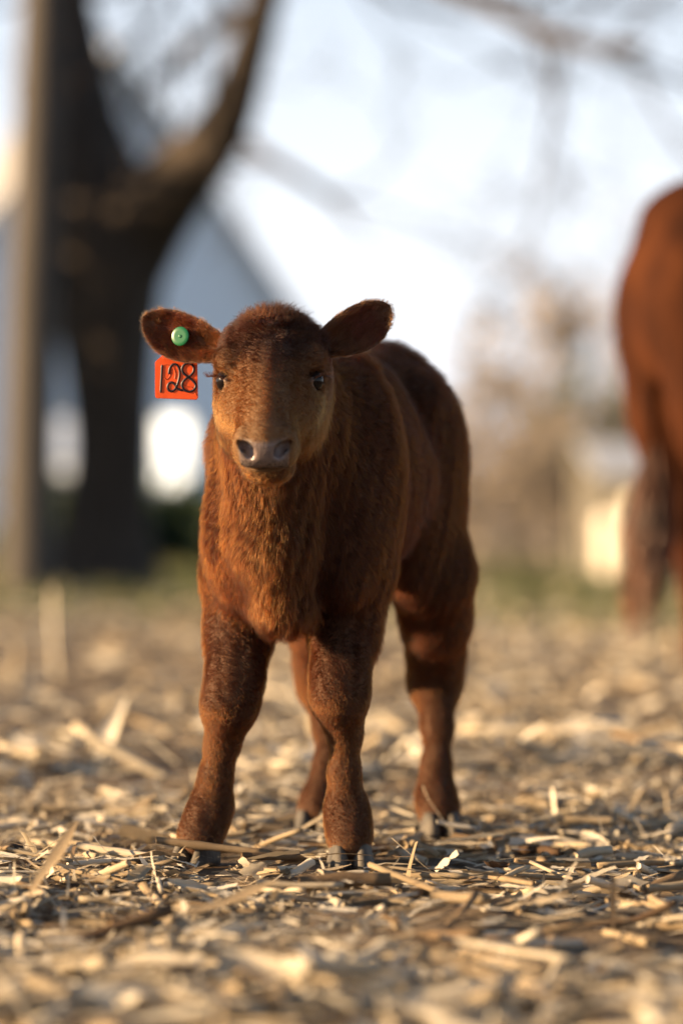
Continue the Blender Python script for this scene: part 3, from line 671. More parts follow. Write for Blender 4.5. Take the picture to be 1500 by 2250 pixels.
# the pieces that show largest around the hooves are things of their own
def score(it):
    kd, ti, pos, R, s, tone = it
    D = pos[1]+4; px = abs(pos[0])/D
    if px > .112 or not (3.2 < D < 5.1) or kd == 'straw': return -1
    v = TPL[kd][ti][0]; ext = np.ptp(v, axis=0)*s
    return ext[0]*(ext[1]+.01)/D/D*(1-.35*abs(D-3.95))
order = sorted(range(len(near)), key=lambda i: -score(near[i])); NIND = 290
ind = [near[i] for i in order[:NIND]]; rest = [near[i] for i in order[NIND:]]
NAMES = {'leaf': ('corn_leaf', 'leaf'), 'husk': ('corn_husk', 'husk'), 'stalk': ('corn_stalk', 'stalk')}
TMESH = {}
LOOK = {'leaf': ('narrow dry tan corn leaf scrap', 'pale dry corn leaf scrap', 'brown withered corn leaf scrap'),
        'husk': ('curled tan corn husk scrap', 'pale papery corn husk scrap', 'brown weathered corn husk scrap'),
        'stalk': ('short broken tan corn stalk', 'pale broken corn stalk', 'dark weathered corn stalk')}
for kd, ti, pos, R, s, tone in ind:
    key = (kd, int(ti), 0 if .4 < tone < .62 else (1 if tone >= .62 else 2))
    if key not in TMESH:
        tv = (.50, .70, .28)[key[2]]; TMESH[key] = litter_mesh(NAMES[kd][0], [(kd, ti, np.zeros(3), np.eye(3), 1., tv-.17)])
    o = link(NAMES[kd][0], TMESH[key]); Mx = Matrix(R.tolist()).to_4x4(); Mx.translation = Vector(pos); o.matrix_world = Mx @ Matrix.Scale(s, 4)
    D = pos[1]+4; X = 750+pos[0]*F_PX/D; ext = float(np.ptp(TPL[kd][ti][0][:, 0])*s)
    look = LOOK[kd][key[2]].replace('short ', '').replace(' scrap', '')
    size = 'long' if ext > .115 else 'small' if ext < .06 else 'medium'
    depth = 'in the near foreground' if D < 3.55 else 'before the hooves' if D < 3.86 else 'level with the front hooves' if D < 4.15 else 'beside the hind hooves' if D < 4.5 else 'behind the legs'
    side = 'at the left edge' if X < 160 else 'under the ear tag' if X < 420 else 'under the calf head' if X < 720 else 'under the calf flank' if X < 1020 else 'right of the calf' if X < 1290 else 'at the right edge'
    ori = math.atan2(R[1, 0], R[0, 0]) % math.pi; ori = 'crosswise' if min(ori, math.pi-ori) < .45 else 'lengthwise' if abs(ori-math.pi/2) < .45 else 'slanted'
    lb = size+' '+look.replace('narrow dry ', '').replace(' dry', '')+' lying '+ori+' '+depth+' '+side
    tag(o, lb, NAMES[kd][1], 'loose corn residue around the calf')
tag(link('corn_litter', litter_mesh('corn_litter', rest+bits+mid+farl)), 'shredded dry corn leaves, husks and stalk bits covering the soil', 'corn litter', None, 'stuff')
# pieces that stand out in the photograph
def single(name, label, cat, geo, pos, R, tone):
    v, f, u = geo; TPL['one'] = [geo]; me = litter_mesh(name, [('one', 0, np.zeros(3), R, 1., tone)]); o = link(name, me, None, Vector(pos)); return tag(o, label, cat)
def gp(px, py): D = F_PX*CAM_Z/(py-HOR); q = at(px, py, D); return q
R0 = np.random.default_rng(77)
q = gp(470, 1900); single('corn_stalk', 'long broken corn stalk lying across the left front hoof', 'stalk', stalk(8, .150, .0062, R0), (q[0]-.0, q[1]-.035, .022), rot(-.12, .10, 0), .30)
q = gp(600, 1912); single('corn_stalk', 'split end of corn stalk between the two front hooves', 'stalk', stalk(6, .085, .006, R0), (q[0], q[1], .012), rot(.25, .05, 0), .22)
q = gp(560, 2230); single('corn_husk', 'large pale blurred husk at the bottom edge of the foreground', 'husk', strip(8, .11, .036, .5, .3, .8, .8, R0, 4), (q[0]+.005, q[1]+.02, .040), rot(-.75, .12, .2), .80)
q = gp(570, 1985); single('corn_leaf', 'blurred brown leaf rising in front of the left front hoof', 'leaf', strip(8, .13, .020, .5, .6, .7, .8, R0, 2), (q[0]-.03, q[1]-.22, .030), rot(.3, -.22, .3), .46)
q = gp(140, 1985); single('corn_leaf', 'dark blurred leaf blade standing up in the left foreground', 'leaf', strip(8, .11, .016, .3, .5, .6, .8, R0, 2), (q[0]+.0, q[1]-.12, .065), rot(.9, -1.0, .3), .24)
q = gp(235, 1700); single('corn_husk', 'pale blurred husk standing upright left of the calf', 'husk', strip(8, .13, .032, .4, .4, .8, .8, R0, 4), (q[0], q[1]+.1, .075), rot(.3, -1.2, .9), .86)
q = gp(960, 1832); single('corn_leaf', 'bent straw leaning against the right hind hoof', 'leaf', strip(8, .085, .0055, .9, .5, .5, .3, R0, 2), (q[0]-.005, q[1]-.07, .042), rot(.25, .95, .3), .62)
q = gp(690, 1850); single('corn_leaf', 'pale straight straw propped between the front legs', 'leaf', strip(6, .06, .008, .1, .2, .5, .3, R0, 2), (q[0]+.0, q[1], .030), rot(.4, -.5, .3), .78)
q = gp(1040, 1870); single('corn_husk', 'flat pale bluish husk right of the right hind hoof', 'husk', strip(8, .085, .026, .2, .2, .5, .7, R0, 4), (q[0], q[1], .018), rot(.2, -.1, -.25), .82)
q = gp(1290, 1832); single('corn_stalk', 'straight tan corn stalk lying crosswise right of the calf', 'stalk', stalk(8, .085, .007, R0), (q[0], q[1], .014), rot(-.08, .02, 0), .52)
q = gp(1090, 1935); single('corn_husk', 'small russet curled husk in front of the calf on the right', 'husk', strip(8, .05, .022, 1.6, .3, 1.0, .5, R0, 4), (q[0], q[1], .018), rot(.9, .1, .1), .12)
q = gp(230, 1910); single('corn_stalk', 'pale split corn stalk slanting across the soil left of the calf', 'stalk', stalk(8, .13, .0068, R0), (q[0]+.02, q[1], .016), rot(-.45, .08, 0), .52)
q = gp(150, 1805); single('corn_stalk', 'straight tan corn stalk lying crosswise left of the calf', 'stalk', stalk(8, .11, .0065, R0), (q[0], q[1], .014), rot(.04, .02, 0), .55)
q = gp(640, 1990); single('corn_stalk', 'bright tan corn stalk lying crosswise in the foreground', 'stalk', stalk(8, .10, .0045, R0), (q[0]+.01, q[1], .022), rot(-.05, .02, 0), .66)
q = gp(590, 1790); single('corn_leaf', 'arched pale corn leaf behind the left front leg', 'leaf', strip(10, .12, .010, -2.2, .3, .5, .4, R0, 2), (q[0]+.01, q[1], .035), rot(.15, 0, .1), .80)
for i, (px, D, hgt, lab) in enumerate(((132, 9.4, .30, 'pale standing corn stub in front of the big tree'), (30, 8.8, .14, 'short blurred corn stub at the left edge of the field'), (1490, 9.5, .16, 'short blurred corn stub behind the cow'), (1090, 10.2, .12, 'short blurred corn stub right of the calf'))):
    g = stalk(8, hgt, .013, R0); x = (px-750)*D/F_PX
    single('corn_stub', lab, 'corn stub', g, (x, D-4, float(gh(x, D-4))+hgt*.47), rot(R0.random()*6, math.pi/2+.06, 0), .62)
# soil clods
M_clod = simple('dark_soil', [(.3, (.018, .014, .012)), (.55, (.045, .034, .027)), (.8, (.08, .06, .045))], 60, .95, .8, .004)
def clod(px, py, r, label, seed):
    rr = np.random.default_rng(seed); bm = bmesh.new(); bmesh.ops.create_icosphere(bm, subdivisions=3, radius=r)
    kk = rr.normal(0, 1.6/r, (10, 3)); ph_ = rr.random(10)*6.3
    for v in bm.verts:
        c = np.array(v.co); d = sum(math.sin(c@kk[i]+ph_[i]) for i in range(10))*.06; v.co = Vector(c*(1+d)*np.array([1, .9, .78]))
    me = bpy.data.meshes.new('soil_clod'); bm.to_mesh(me); bm.free(); me.materials.append(M_clod); q = gp(px, py)
    tag(link('soil_clod', me, None, Vector((q[0], q[1], float(gh(q[0], q[1]))+r*.45))), label, 'clod', 'soil clods among the residue')
clod(18, 1868, .021, 'dark peaked soil clod at the left edge', 1); clod(300, 1862, .012, 'small dark soil clod left of the left front hoof', 2)
clod(700, 1950, .010, 'small soil clod in front of the hooves', 3); clod(1085, 1945, .012, 'small dark soil clod right of the front hoof', 4); clod(45, 1960, .016, 'low soil clod in the left foreground', 5)
# ---------------------------------------------------------------- grass along the tree line
r = np.random.default_rng(21); nG = 34000; gy_ = 8+ (42-8)*r.random(nG)**.8; gx_ = (r.random(nG)*2-1)*(3.5+(gy_-8)*.32)
keepg = r.random(nG) < sst(7.5, 15, gy_+2*np.sin(gx_*1.3)); gx_, gy_ = gx_[keepg], gy_[keepg]; nG = len(gx_)
hh = r.uniform(.04, .13, nG); an_ = r.random(nG)*6.283; ln = r.normal(0, .5, (nG, 2)); w_ = r.uniform(.004, .009, nG)
P0 = np.stack([gx_, gy_, gh(gx_, gy_)-.003], 1); sdv = np.stack([np.cos(an_), np.sin(an_), 0*an_], 1)*w_[:, None]
P1 = P0+np.stack([ln[:, 0]*hh*.25, ln[:, 1]*hh*.25, hh*.6], 1); P2 = P0+np.stack([ln[:, 0]*hh*.8, ln[:, 1]*hh*.8, hh], 1)
GV = np.stack([P0-sdv, P0+sdv, P1+sdv*.7, P1-sdv*.7, P2], 1).reshape(-1, 3); bi = np.arange(nG)[:, None]*5
me = mesh_from('grass', GV, np.concatenate([bi+np.array([[0, 1, 2]]), bi+np.array([[0, 2, 3]]), bi+np.array([[3, 2, 4]])]).astype(np.int32), simple('lawn_grass', [(.3, (.04, .07, .012)), (.5, (.08, .09, .025)), (.72, (.19, .15, .07))], .6, .6, 0), False)
tag(link('grass', me), 'short green and tan grass beneath the trees', 'grass', None, 'stuff')
# ---------------------------------------------------------------- cow
CWH = math.radians(14); CF = np.array([math.cos(CWH), math.sin(CWH), 0]); CL = np.array([-math.sin(CWH), math.cos(CWH), 0])
COW0 = np.array([1.52, 3.35, 0.])
def K(s, t, z): return COW0+CF*s+CL*t+CZ*z
KAX = np.array([CF, CL, CZ]); kp = []
kb = lambda *a, **q: kp.append(Ball(*a, **q)); kl = lambda *a, **q: kp.append(Limb(*a, **q))
kb(K(.05, 0, .88), (.72, .33, .34), KAX, k=.1); kb(K(-.55, 0, 1.02), (.30, .25, .26), KAX, k=.12); kb(K(.55, 0, .92), (.30, .25, .36), KAX, k=.12)
kl(K(-.70, 0, 1.19), K(.5, 0, 1.20), .10, .11, k=.1)
for t in (-1, 1):
    kb(K(-.42, t*.20, 1.14), (.09, .07, .08), KAX, k=.1); kb(K(-.62, t*.15, .82), (.20, .12, .32), KAX, k=.1); kb(K(-.73, t*.09, .98), (.12, .10, .17), KAX, k=.08)
    kl(K(-.54, t*.16, .70), K(-.66, t*.15, .49), .115, .052, k=.06); kl(K(-.66, t*.15, .49), K(-.61, t*.15, .16), .049, .04, k=.04); kl(K(-.61, t*.15, .16), K(-.55, t*.15, .06), .045, .05, k=.03)
    kb(K(.55, t*.2, .80), (.14, .10, .28), KAX, k=.1); kl(K(.55, t*.19, .62), K(.58, t*.17, .40), .085, .058, k=.06); kl(K(.58, t*.17, .40), K(.57, t*.17, .14), .05, .04, k=.04); kl(K(.57, t*.17, .14), K(.61, t*.17, .05), .042, .05, k=.03)
    kb(K(1.34, t*.15, .50), (.05, .10, .035), KAX, k=.03)
kl(K(.70, 0, 1.02), K(1.25, 0, .62), .22, .13, k=.12); kb(K(1.32, 0, .50), (.14, .11, .13), KAX, k=.07); kl(K(1.36, 0, .46), K(1.50, 0, .20), .10, .062, k=.06)
kb(K(-.20, 0, .58), (.22, .14, .10), KAX, k=.08)
kl(K(-.78, 0, 1.20), K(-.845, -.03, 1.05), .04, .032, k=.05); kl(K(-.845, -.03, 1.05), K(-.81, -.04, .62), .03, .018, k=.03)
lo = np.min([p.box()[0] for p in kp], 0)-.06; hi_ = np.max([p.box()[1] for p in kp], 0)+.06; gg = [np.arange(lo[i], hi_[i], .02) for i in range(3)]; gg[2] = np.arange(.005, hi_[2], .02)
kv, kq = surface_net(grid_field(kp, [], *gg), *gg)
M_cow = simple('cow_hide', [(.25, (.011, .0030, .0010)), (.5, (.034, .0092, .0025)), (.75, (.075, .0225, .0064))], 4, .85, .5, .012, stretch=(2.5, 2.5, .8), spec=.08)
cow = thing('cow', 'large red-brown cow with its rump at the right edge of the picture', 'cow', K(0, 0, 0))
link('body', mesh_from('body', kv, kq, M_cow), cow)
r = np.random.default_rng(5); mb = MB()
for i in range(260):
    a = r.random()*6.28; rr = .035*math.sqrt(r.random()); root = K(-.81, -.04, .66-.16*r.random())+np.array([math.cos(a), math.sin(a), 0])*.012
    Ls = r.uniform(.20, .34); e = np.array([math.cos(a), math.sin(a), 0]); sw = -CF*.04
    mb.tube([root, root+e*rr*1.2-CZ*Ls*.35+sw*.2, root+e*rr*1.5-CZ*Ls*.7+sw*.55, root+e*rr*.6-CZ*Ls+sw*.75], [.003, .003, .0025, .001], 3, False)
mb.build('tail_switch', simple('tail_hair', [(.3, (.05, .02, .01)), (.7, (.13, .048, .02))], 20, .5, 0), cow)
M_cowhoof = simple('cow_hoof', [(.3, (.03, .025, .02)), (.7, (.08, .065, .05))], 30, .6, .3, .004)
for s, t in ((-.53, .15), (-.53, -.15), (.63, .17), (.63, -.17)):
    for q in (-1, 1):
        c = K(s, t+q*.028, -.002); MB().tube([c, c+CZ*.035-CF*.006, c+CZ*.075-CF*.025], [.036, .034, .027], 10).build('hoof_claw', M_cowhoof, cow)
# ---------------------------------------------------------------- bare trees
def bark(name, a, b, c, sc=6): return simple(name, [(.3, a), (.5, b), (.72, c)], sc, .9, .8, .05, stretch=(3, 3, .6))
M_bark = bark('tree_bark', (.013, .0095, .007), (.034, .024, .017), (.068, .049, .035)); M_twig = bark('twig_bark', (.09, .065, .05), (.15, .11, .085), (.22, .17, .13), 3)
def wander(p, d, L, r0, r1, n, rr, up=.05, wob=.16):
    pts = [np.array(p, float)]; d = unit(d); rad = [r0]
    for i in range(n):
        d = unit(d+rr.normal(0, wob, 3)+np.array([0, 0, up])); pts.append(pts[-1]+d*L/n); rad.append(r0+(r1-r0)*(i+1)/n)
    return pts, rad
def sprout(polys, rr, per, lenf, thin, levels, up=.06, minr=.004, sides=4, start=.25):
    """branches off given limbs, level by level -> list of meshes per level"""
    out = []; cur = polys
    for lv in range(levels):
        nxt = []; mb = MB()
        for pts, rad in cur:
            Lp = sum(np.linalg.norm(pts[i+1]-pts[i]) for i in range(len(pts)-1)); m = max(2, int(per[lv]*Lp))
            for q in range(m):
                f = rr.uniform(start, 1)*(len(pts)-1.001); i = int(f); t = f-i; p = pts[i]*(1-t)+pts[i+1]*t; rp = rad[i]*(1-t)+rad[i+1]*t
                ax = unit(pts[i+1]-pts[i]); sd = rr.normal(0, 1, 3); sd = unit(sd-ax*sd.dot(ax)); d = ax*rr.uniform(.3, .9)+sd
                r0 = max(min(rp*thin, rp*.9), minr); L = lenf[lv]*rr.uniform(.5, 1.3)
                b = wander(p, d, L, r0, max(r0*.35, minr*.7), 5 if lv < 2 else 3, rr, up); nxt.append(b); mb.tube(b[0], b[1], sides if lv < 1 else 3, False)
        out.append(mb); cur = nxt
    return out
def limb_px(pts, D): return [at(x, y, D+dz) for x, y, dz, r_ in pts], [r_*D/F_PX for x, y, dz, r_ in pts]
TD_ = 24.; rr = np.random.default_rng(31)
tree = thing('bare_tree', 'big dark bare tree with a forked trunk standing in front of the white house', 'tree', (at(240, 1290, TD_)[0], TD_-4, 0))
def rough_tube(name, pts, rad, mat, parent, n=18, seed=0, amp=.09):
    sp_ = smooth_poly(pts, 5); sr = smooth_poly([[x] for x in rad], 5); mb = MB(); mb.tube(sp_, [float(x[0]) for x in sr], n)
    r_ = np.random.default_rng(seed); V = np.array(mb.v); c = np.repeat(np.array(sp_), n, 0)
    ang = np.tile(np.arange(n), len(sp_))*6.283/n; kx = np.repeat(np.arange(len(sp_)), n)
    d = 1+amp*sum(np.sin(ang*m_+r_.random()*6.3+.25*kx*r_.normal()) for m_ in (2, 3, 5, 7))*.6
    V = c+(V-c)*d[:, None]; mb.v = [tuple(v) for v in V]; return mb.build(name, mat, parent)
tk = limb_px([(232, 1312, 0, 170), (236, 1265, 0, 122), (240, 1150, 0, 92), (244, 1000, 0, 82), (240, 820, 0, 92), (236, 660, 0, 118), (240, 540, 0, 138), (250, 450, 0, 120)], TD_)
rough_tube('trunk', *tk, M_bark, tree, 22, 1)
L1 = limb_px([(230, 560, 0, 105), (205, 410, .1, 108), (178, 260, .3, 88), (150, 110, .5, 76), (128, -90, .8, 62), (100, -320, 1.1, 42), (60, -620, 1.4, 30)], TD_)
L2 = limb_px([(270, 560, 0, 110), (326, 480, -.2, 100), (388, 408, -.5, 86), (452, 340, -.9, 68), (502, 252, -1.2, 55), (538, 138, -1.5, 45), (570, 25, -1.8, 38), (622, -130, -2.2, 25), (700, -360, -2.6, 18)], TD_)
for i, Lx in enumerate((L1, L2)): rough_tube('limb', *Lx, M_bark, tree, 16, 3+i)
br = [[(566, 30, -1.8, 22), (520, 38, -1.5, 21), (478, 55, -1.2, 20), (418, 106, -.8, 18), (372, 145, -.5, 16), (325, 185, -.2, 14), (285, 240, .2, 10)],
      [(525, 300, -1.1, 15), (590, 350, -1.6, 13), (660, 392, -2., 11), (730, 440, -2.4, 8), (800, 520, -2.8, 4)],
      [(640, -180, -2.2, 22), (800, -110, -2.8, 20), (1000, -20, -3.4, 18), (1120, 35, -3.8, 17), (1210, 75, -4.1, 16), (1320, 108, -4.4, 13), (1420, 100, -4.7, 8)],
      [(600, -60, -2, 13), (760, -60, -1, 10), (900, 10, -.2, 7), (1010, 20, .4, 4)], [(120, -150, .8, 20), (-40, -250, 1.6, 14), (-220, -300, 2.4, 8)], [(140, 60, .5, 16), (60, -40, -.4, 12), (-40, -90, -1.2, 8)],
      [(175, 230, .3, 16), (260, 130, .8, 11), (330, 60, 1.2, 8), (380, -40, 1.6, 6)], [(690, -340, -2.6, 14), (850, -480, -3, 10), (1100, -560, -3.5, 6)], [(455, 335, -.9, 12), (470, 230, -1.8, 9), (465, 120, -2.4, 6)],
      [(930, -50, -3.2, 7), (1100, -10, -2.6, 6), (1300, -5, -2, 5), (1480, 40, -1.5, 3)]]
BP = [limb_px(b, TD_) for b in br]
for b in BP:
    sp_ = smooth_poly(b[0], 4); sr = [float(x[0]) for x in smooth_poly([[x] for x in b[1]], 4)]; MB().tube(sp_, sr, 8).build('branch', M_bark, tree)
for lv, mb in enumerate(sprout(BP+[(L1[0][2:], L1[1][2:]), (L2[0][4:], L2[1][4:])], rr, (2.2, 3.2, 4.0), (1.5, .75, .36), .45, 3, .03, .006)):
    tag(mb.build('twigs', M_bark, tree), kind='stuff')
# wooden pole
pb = at(62, 1290, 21.5); pole = thing('wooden_pole', 'tall slim grey wooden pole left of the big tree', 'pole', (pb[0], pb[1], 0))
M_pole = simple('weathered_pole', [(.3, (.038, .032, .027)), (.5, (.060, .051, .044)), (.7, (.09, .077, .066))], 5, .85, .5, .02, stretch=(6, 6, .25))
pts = [np.array([pb[0], pb[1], -.1]), at(66, 1000, 21.5), at(76, 600, 21.5), at(92, 150, 21.5), at(100, -100, 21.5), at(116, -700, 21.5)]
rough_tube('shaft', pts, [.19, .185, .178, .168, .16, .14], M_pole, pole, 16, 9, .02)
MB().tube([pts[-1], pts[-1]+np.array([.0, 0, .05])], [.142, .06], 16).build('pole_cap', M_pole, pole)
# ---------------------------------------------------------------- white house with sky-reflecting windows
HD = 45.; hx = at(245, 0, HD)[0]; hy = HD-4; hw_ = 2.86; ez = 3.67; az = 7.71; dp = 4.5
M_white = simple('white_siding', [(.3, (.73, .84, .98)), (.7, (.79, .89, 1.0))], 3, .6, .2, .01, stretch=(.4, .4, 9))
M_trim = simple('white_trim', [(.3, (.78, .78, .77)), (.7, (.84, .84, .83))], 4, .5, 0); M_roof = simple('pale_metal_roof', [(.3, (.20, .20, .21)), (.7, (.28, .28, .29))], 9, .8, .2, .01)
M_stone = simple('foundation_stone', [(.3, (.16, .14, .12)), (.7, (.30, .27, .24))], 7, .9, .5, .03)
house = thing('white_house', 'pale bluish white gabled house with two sky-reflecting windows behind the big tree', 'house', (hx, hy, 0))
v = [(hx-hw_, hy, .3), (hx+hw_, hy, .3), (hx+hw_, hy, ez), (hx, hy, az), (hx-hw_, hy, ez)]; v += [(a, b+dp, c) for a, b, c in v]
MB().add(v, [(0, 1, 2, 3, 4), (9, 8, 7, 6, 5), (0, 5, 6, 1), (1, 6, 7, 2), (2, 7, 8, 3), (3, 8, 9, 4), (4, 9, 5, 0)]).build('wall', M_white, house, False)
MB().box((hx-hw_-.03, hy-.03, -.1), (hx+hw_+.03, hy+dp+.03, .3)).build('foundation', M_stone, house, False)
for s in (-1, 1):
    sl = (az-ez)/hw_; nx = .10*sl/math.hypot(1, sl)*s; nz = .10/math.hypot(1, sl)
    a = (hx, az+.004); b = (hx+s*(hw_+.35), ez-.35*sl+.004); pr = [a, b, (b[0]+nx, b[1]+nz), (a[0]+nx*0, a[1]+nz*1.8)]
    V = [(p_[0], hy-.30, p_[1]) for p_ in pr]+[(p_[0], hy+dp+.30, p_[1]) for p_ in pr]; f = [(0, 1, 2, 3), (7, 6, 5, 4)]+[(i, i+4, (i+1) % 4+4, (i+1) % 4) for i in range(4)]
    rf = MB().add(V, f).build('roof', M_roof, house, False)
    V = [(p_[0], hy-.34, p_[1]-.02) for p_ in pr]+[(p_[0], hy-.302, p_[1]-.02) for p_ in pr]; MB().add(V, f).build('rake_board', M_trim, house, False)
    MB().box((hx+s*hw_-.07, hy-.03, .32), (hx+s*hw_+.07, hy-.002, ez-.2)).build('corner_board', M_trim, house, False)
def glowing(name, col_, st):
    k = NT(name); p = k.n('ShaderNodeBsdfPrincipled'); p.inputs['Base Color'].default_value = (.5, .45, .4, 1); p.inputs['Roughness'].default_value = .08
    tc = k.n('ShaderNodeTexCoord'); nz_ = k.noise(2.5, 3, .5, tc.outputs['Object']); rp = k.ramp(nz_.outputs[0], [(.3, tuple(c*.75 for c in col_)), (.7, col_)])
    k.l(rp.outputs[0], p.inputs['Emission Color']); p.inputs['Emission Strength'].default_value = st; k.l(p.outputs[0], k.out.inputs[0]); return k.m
M_glow = glowing('sky_glow_window_glass', (1, .90, .74), .95); M_glow2 = glowing('dim_sky_glow_window_glass', (1, .84, .66), .42); M_glow3 = glowing('grey_sky_glow_window_glass', (.95, .88, .84), .25)  # emission stands in for bright sky reflected in the panes
def window(cx, m_up, m_lo, w_=.50, label=None):
    W_ = MB()
    for lo, hi in (((cx-w_/2-.10, hy-.06, .78), (cx-w_/2, hy+.02, 2.30)), ((cx+w_/2, hy-.06, .78), (cx+w_/2+.10, hy+.02, 2.30)), ((cx-w_/2, hy-.06, 2.18), (cx+w_/2, hy+.02, 2.30)), ((cx-w_/2, hy-.06, 1.47), (cx+w_/2, hy+.02, 1.54)), ((cx-w_/2, hy-.06, .78), (cx+w_/2, hy+.02, .84))): W_.box(lo, hi)
    o = W_.build('window', M_trim, house, False)
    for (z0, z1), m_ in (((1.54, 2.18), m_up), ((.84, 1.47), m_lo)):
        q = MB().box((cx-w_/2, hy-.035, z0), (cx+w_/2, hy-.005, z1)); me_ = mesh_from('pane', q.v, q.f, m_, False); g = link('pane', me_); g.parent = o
    q = MB().box((cx-w_/2-.14, hy-.12, .72), (cx+w_/2+.14, hy-.003, .78)); s_ = link('sill', mesh_from('sill', q.v, q.f, M_trim, False)); s_.parent = o
window(hx+.90*1.06, M_glow, M_glow); window(hx-.82*1.06, M_glow3, M_glow2)
house.rotation_euler.z = math.radians(18)
# ---------------------------------------------------------------- shrubs, brush and farther trees
def shrub(px, D, h, w, n, mat, label, seed, leafy=0, lmat=None, name='bare_shrub', group=None, base=.0):
    r = np.random.default_rng(seed); x = (px-750)*D/F_PX; o = thing(name, label, 'shrub', (x, D-4, 0), group); stem = MB(); tw = MB(); c0 = np.array([x, D-4, base])
    for i in range(n):
        a = r.random()*6.283; e = np.array([math.cos(a), math.sin(a), 0]); d = e*r.uniform(.1, .9)*w/h*1.3+CZ
        b = wander(c0+e*r.random()*w*.25, d, h*r.uniform(.6, 1.05), r.uniform(.010, .022), .004, 6, r, .03, .13); stem.tube(b[0], b[1], 4, False)
        for lv, m in enumerate(sprout([b], r, (5.0, 6.0), (.55, .25), .5, 2, .05, .004)): tw.v, b0 = tw.v+m.v, len(tw.v); tw.f += [tuple(q+b0 for q in f) for f in m.f]
    stem.build('stems', mat, o); tag(tw.build('twigs', mat, o), kind='stuff')
    if leafy:
        V = np.array(tw.v); c = V[r.integers(0, len(V), leafy)]+r.normal(0, .05, (leafy, 3)); a_ = r.normal(0, .045, (leafy, 3)); b_ = r.normal(0, .045, (leafy, 3)); c[:, 2] = np.maximum(c[:, 2], .03)
        LV = np.stack([c, c+a_, c+a_+b_, c+b_], 1).reshape(-1, 3); LV[:, 2] = np.maximum(LV[:, 2], .01)
        tag(link('leaves', mesh_from('leaves', LV, np.arange(leafy*4).reshape(-1, 4), lmat, False), o), kind='stuff')
    return o
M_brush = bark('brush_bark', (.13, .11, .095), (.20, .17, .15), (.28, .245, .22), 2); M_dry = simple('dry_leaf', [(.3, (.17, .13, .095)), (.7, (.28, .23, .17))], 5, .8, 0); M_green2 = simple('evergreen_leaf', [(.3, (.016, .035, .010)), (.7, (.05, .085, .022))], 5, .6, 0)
for i, (px, D, h, w, n, lf, lab) in enumerate(((1075, 34, 2.0, 1.0, 22, 900, 'tan leafless shrub just right of the calf'), (1160, 36, 2.3, 1.1, 24, 1100, 'taller tan leafless shrub between calf and shed'), (1235, 33, 2.0, 1.0, 22, 1000, 'brown leafless shrub left of the shed post'), (1010, 38, 1.9, 1.0, 20, 700, 'pale leafless shrub half hidden by the calf'), (1330, 42, 2.6, 1.2, 22, 800, 'pale leafless shrub rising behind the shed'), (920, 36, 1.9, 1.0, 20, 700, 'leafless shrub hidden behind the calf flank'), (1540, 40, 2.6, 1.2, 22, 800, 'leafless shrub behind the cow'))):
    shrub(px, D, h, w, int(n*.75), M_brush, lab, 50+i, lf//2, M_dry, group='leafless shrubs along the far lawn')
shrub(1310, 37, 2.25, .8, 18, M_brush, 'dark green leafy shrub above the shed roof', 70, 2600, M_green2, 'evergreen_shrub')
for i, (px, D, h, w, lf, lab) in enumerate(((215, 39, .85, .9, 2600, 'low dark evergreen shrub left of the house windows'), (330, 40, .8, .9, 2600, 'low dark evergreen shrub under the bright window'), (420, 39.5, .9, .9, 2600, 'low dark shrub right of the bright window'), (60, 39.5, .8, .9, 2400, 'low dark shrub under the dim window'), (520, 39.5, .9, .9, 2400, 'low dark shrub at the house corner behind the calf'))):
    shrub(px, D, h, w, 12, M_bark, lab, 80+i, lf, M_green2, 'evergreen_shrub', 'foundation shrubs along the house')
def far_tree(px, D, h, label, seed, mat, lf=0):
    r = np.random.default_rng(seed); x = (px-750)*D/F_PX; o = thing('bare_tree', label, 'tree', (x, D-4, 0), 'bare trees beyond the lawn')
    t = wander((x, D-4, -.1), (r.normal(0, .05), 0, 1), h*.45, .02*h, .013*h, 6, r, .1, .05); MB().tube(t[0], t[1], 8).build('trunk', mat, o); arms = []
    for i in range(7):
        a = r.random()*6.283; arms.append(wander(t[0][r.integers(3, 7)], np.array([math.cos(a)*.8, math.sin(a)*.8, r.uniform(.6, 1.4)]), h*r.uniform(.4, .62), .010*h, .003*h, 7, r, .06, .12)); MB().tube(*arms[-1], 5).build('limb', mat, o)
    ms_ = sprout(arms, r, (1.5, 2.0, 2.6), (h*.2, h*.10, h*.06), .5, 3, .05, .009)
    for m in ms_: tag(m.build('twigs', mat, o), kind='stuff')
    if lf:
        V = np.array(ms_[2].v); c = V[r.integers(0, len(V), lf)]+r.normal(0, .08, (lf, 3)); a_ = r.normal(0, .10, (lf, 3)); b_ = r.normal(0, .10, (lf, 3))
        tag(link('leaves', mesh_from('leaves', np.stack([c, c+a_, c+a_+b_, c+b_], 1).reshape(-1, 3), np.arange(lf*4).reshape(-1, 4), M_dry, False), o), kind='stuff')
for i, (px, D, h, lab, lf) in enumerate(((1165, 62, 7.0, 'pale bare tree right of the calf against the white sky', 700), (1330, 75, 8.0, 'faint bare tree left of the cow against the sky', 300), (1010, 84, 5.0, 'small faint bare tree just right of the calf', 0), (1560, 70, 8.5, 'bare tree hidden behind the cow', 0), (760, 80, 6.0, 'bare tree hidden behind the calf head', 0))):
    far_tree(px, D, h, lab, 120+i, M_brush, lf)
# distant wood
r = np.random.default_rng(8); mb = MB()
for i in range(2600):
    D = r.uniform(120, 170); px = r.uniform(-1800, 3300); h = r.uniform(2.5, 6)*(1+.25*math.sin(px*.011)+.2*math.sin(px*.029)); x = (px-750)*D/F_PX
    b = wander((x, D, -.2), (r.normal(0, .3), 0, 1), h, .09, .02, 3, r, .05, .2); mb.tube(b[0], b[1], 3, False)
tag(mb.build('distant_wood', M_brush), 'hazy leafless wood along the horizon', 'wood', None, 'stuff')
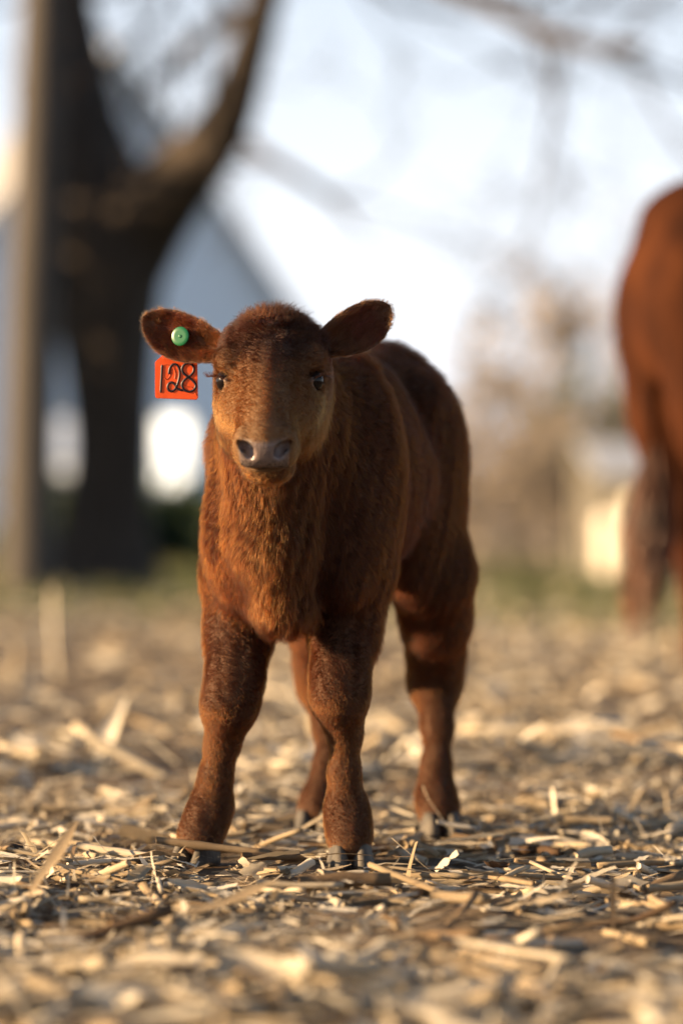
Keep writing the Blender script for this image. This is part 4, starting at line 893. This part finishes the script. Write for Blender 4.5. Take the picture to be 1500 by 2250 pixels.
# evergreen past the left edge, enlarged and moved to shade the bare tree
ev = at(-690, 1290, 23.4); etree = thing('shading_evergreen_tree', 'dark evergreen tree past the left edge, enlarged to shade the big bare tree', 'tree', (ev[0], ev[1], 0)); r = np.random.default_rng(14)
MB().tube([(ev[0], ev[1], -.1), (ev[0], ev[1], 6), (ev[0], ev[1], 13.8)], [.24, .16, .02], 10).build('trunk', M_bark, etree); bs = MB(); nd = []
for i in range(260):
    z = .6+13.2*(i/260); a = i*2.4+r.normal(0, .3); L = (14-z)*.145*r.uniform(.7, 1.25)+.15; e = np.array([math.cos(a), math.sin(a), -.15]); p0 = np.array([ev[0], ev[1], z]); b = wander(p0, e, L, .02, .005, 4, r, .03, .06); bs.tube(b[0], b[1], 4, False)
    m = int(130*L)+14; f = r.random(m)**.7*(len(b[0])-1.01); pi = np.array([b[0][int(q)]*(1-q%1)+b[0][int(q)+1]*(q%1) for q in f]); nd.append(pi+r.normal(0, .03, (m, 3)))
bs.build('branches', M_bark, etree); c = np.concatenate(nd); m = len(c); a_ = r.normal(0, .075, (m, 3)); b_ = r.normal(0, .03, (m, 3)); a_[:, 2] -= .03
tag(link('needles', mesh_from('needles', np.stack([c, c+b_, c+a_+b_*.3, c+a_-b_*.3], 1).reshape(-1, 3), np.arange(m*4).reshape(-1, 4), M_green2, False), etree), kind='stuff')
# ---------------------------------------------------------------- small open shed and barrels at the right
SD = 30.; s0 = at(1300, 1290, SD); M_cream = simple('cream_paint', [(.3, (.36, .32, .25)), (.7, (.46, .41, .33))], 5, .6, .2, .01); M_tin = simple('grey_tin', [(.3, (.30, .32, .36)), (.7, (.42, .44, .48))], 3, .5, .2, .01, stretch=(20, 1, 1))
shed = thing('open_shed', 'small open shed with pale posts and grey roof behind the cow', 'shed', (s0[0]+.8, SD-4, 0))
for x in (s0[0]-.02, s0[0]+1.7):
    for y in (SD-4, SD-2.2): MB().box((x, y, -.05), (x+.17, y+.17, .98 if y < SD-3 else 1.25)).build('post', M_cream, shed, False)
MB().add([(s0[0]+.02, SD-4.3, .985), (s0[0]+2.1, SD-4.3, .985), (s0[0]+2.1, SD-1.9, 1.37), (s0[0]+.02, SD-1.9, 1.37), (s0[0]+.02, SD-4.3, 1.04), (s0[0]+2.1, SD-4.3, 1.04), (s0[0]+2.1, SD-1.9, 1.42), (s0[0]+.02, SD-1.9, 1.42)], [(3, 2, 1, 0), (4, 5, 6, 7), (0, 1, 5, 4), (1, 2, 6, 5), (2, 3, 7, 6), (3, 0, 4, 7)]).build('roof', M_tin, shed, False)
for i in range(6): MB().box((s0[0]+.15, SD-2.18, .04+.2*i), (s0[0]+1.70, SD-2.14, .225+.2*i)).build('back_board', M_cream, shed, False)
M_brl = simple('white_plastic', [(.3, (.46, .42, .35)), (.7, (.56, .52, .45))], 4, .45, 0)
def barrel(px, D, z, r_, h, lab):
    x = (px-750)*D/F_PX; o = thing('plastic_barrel', lab, 'barrel', (x, D-4, z), 'white barrels by the shed'); prof = [(0, .96), (.04, 1), (.3, 1), (.33, 1.04), (.36, 1), (.64, 1), (.67, 1.04), (.70, 1), (.94, 1), (1, .93)]
    MB().tube([(x, D-4, z+h*q) for q, _ in prof], [r_*f for _, f in prof], 22).build('drum', M_brl, o); MB().tube([(x+r_*.4, D-4, z+h), (x+r_*.4, D-4, z+h*1.03)], [r_*.16, r_*.15], 10).build('bung', M_tin, o)
barrel(1345, 29.4, .0, .16, .62, 'short white barrel standing beside the pale shed post'); barrel(1402, 29.2, .0, .15, .80, 'white barrel seen left of the cow tail'); barrel(1475, 29.4, .0, .20, .62, 'white barrel seen between the cow tail and leg')
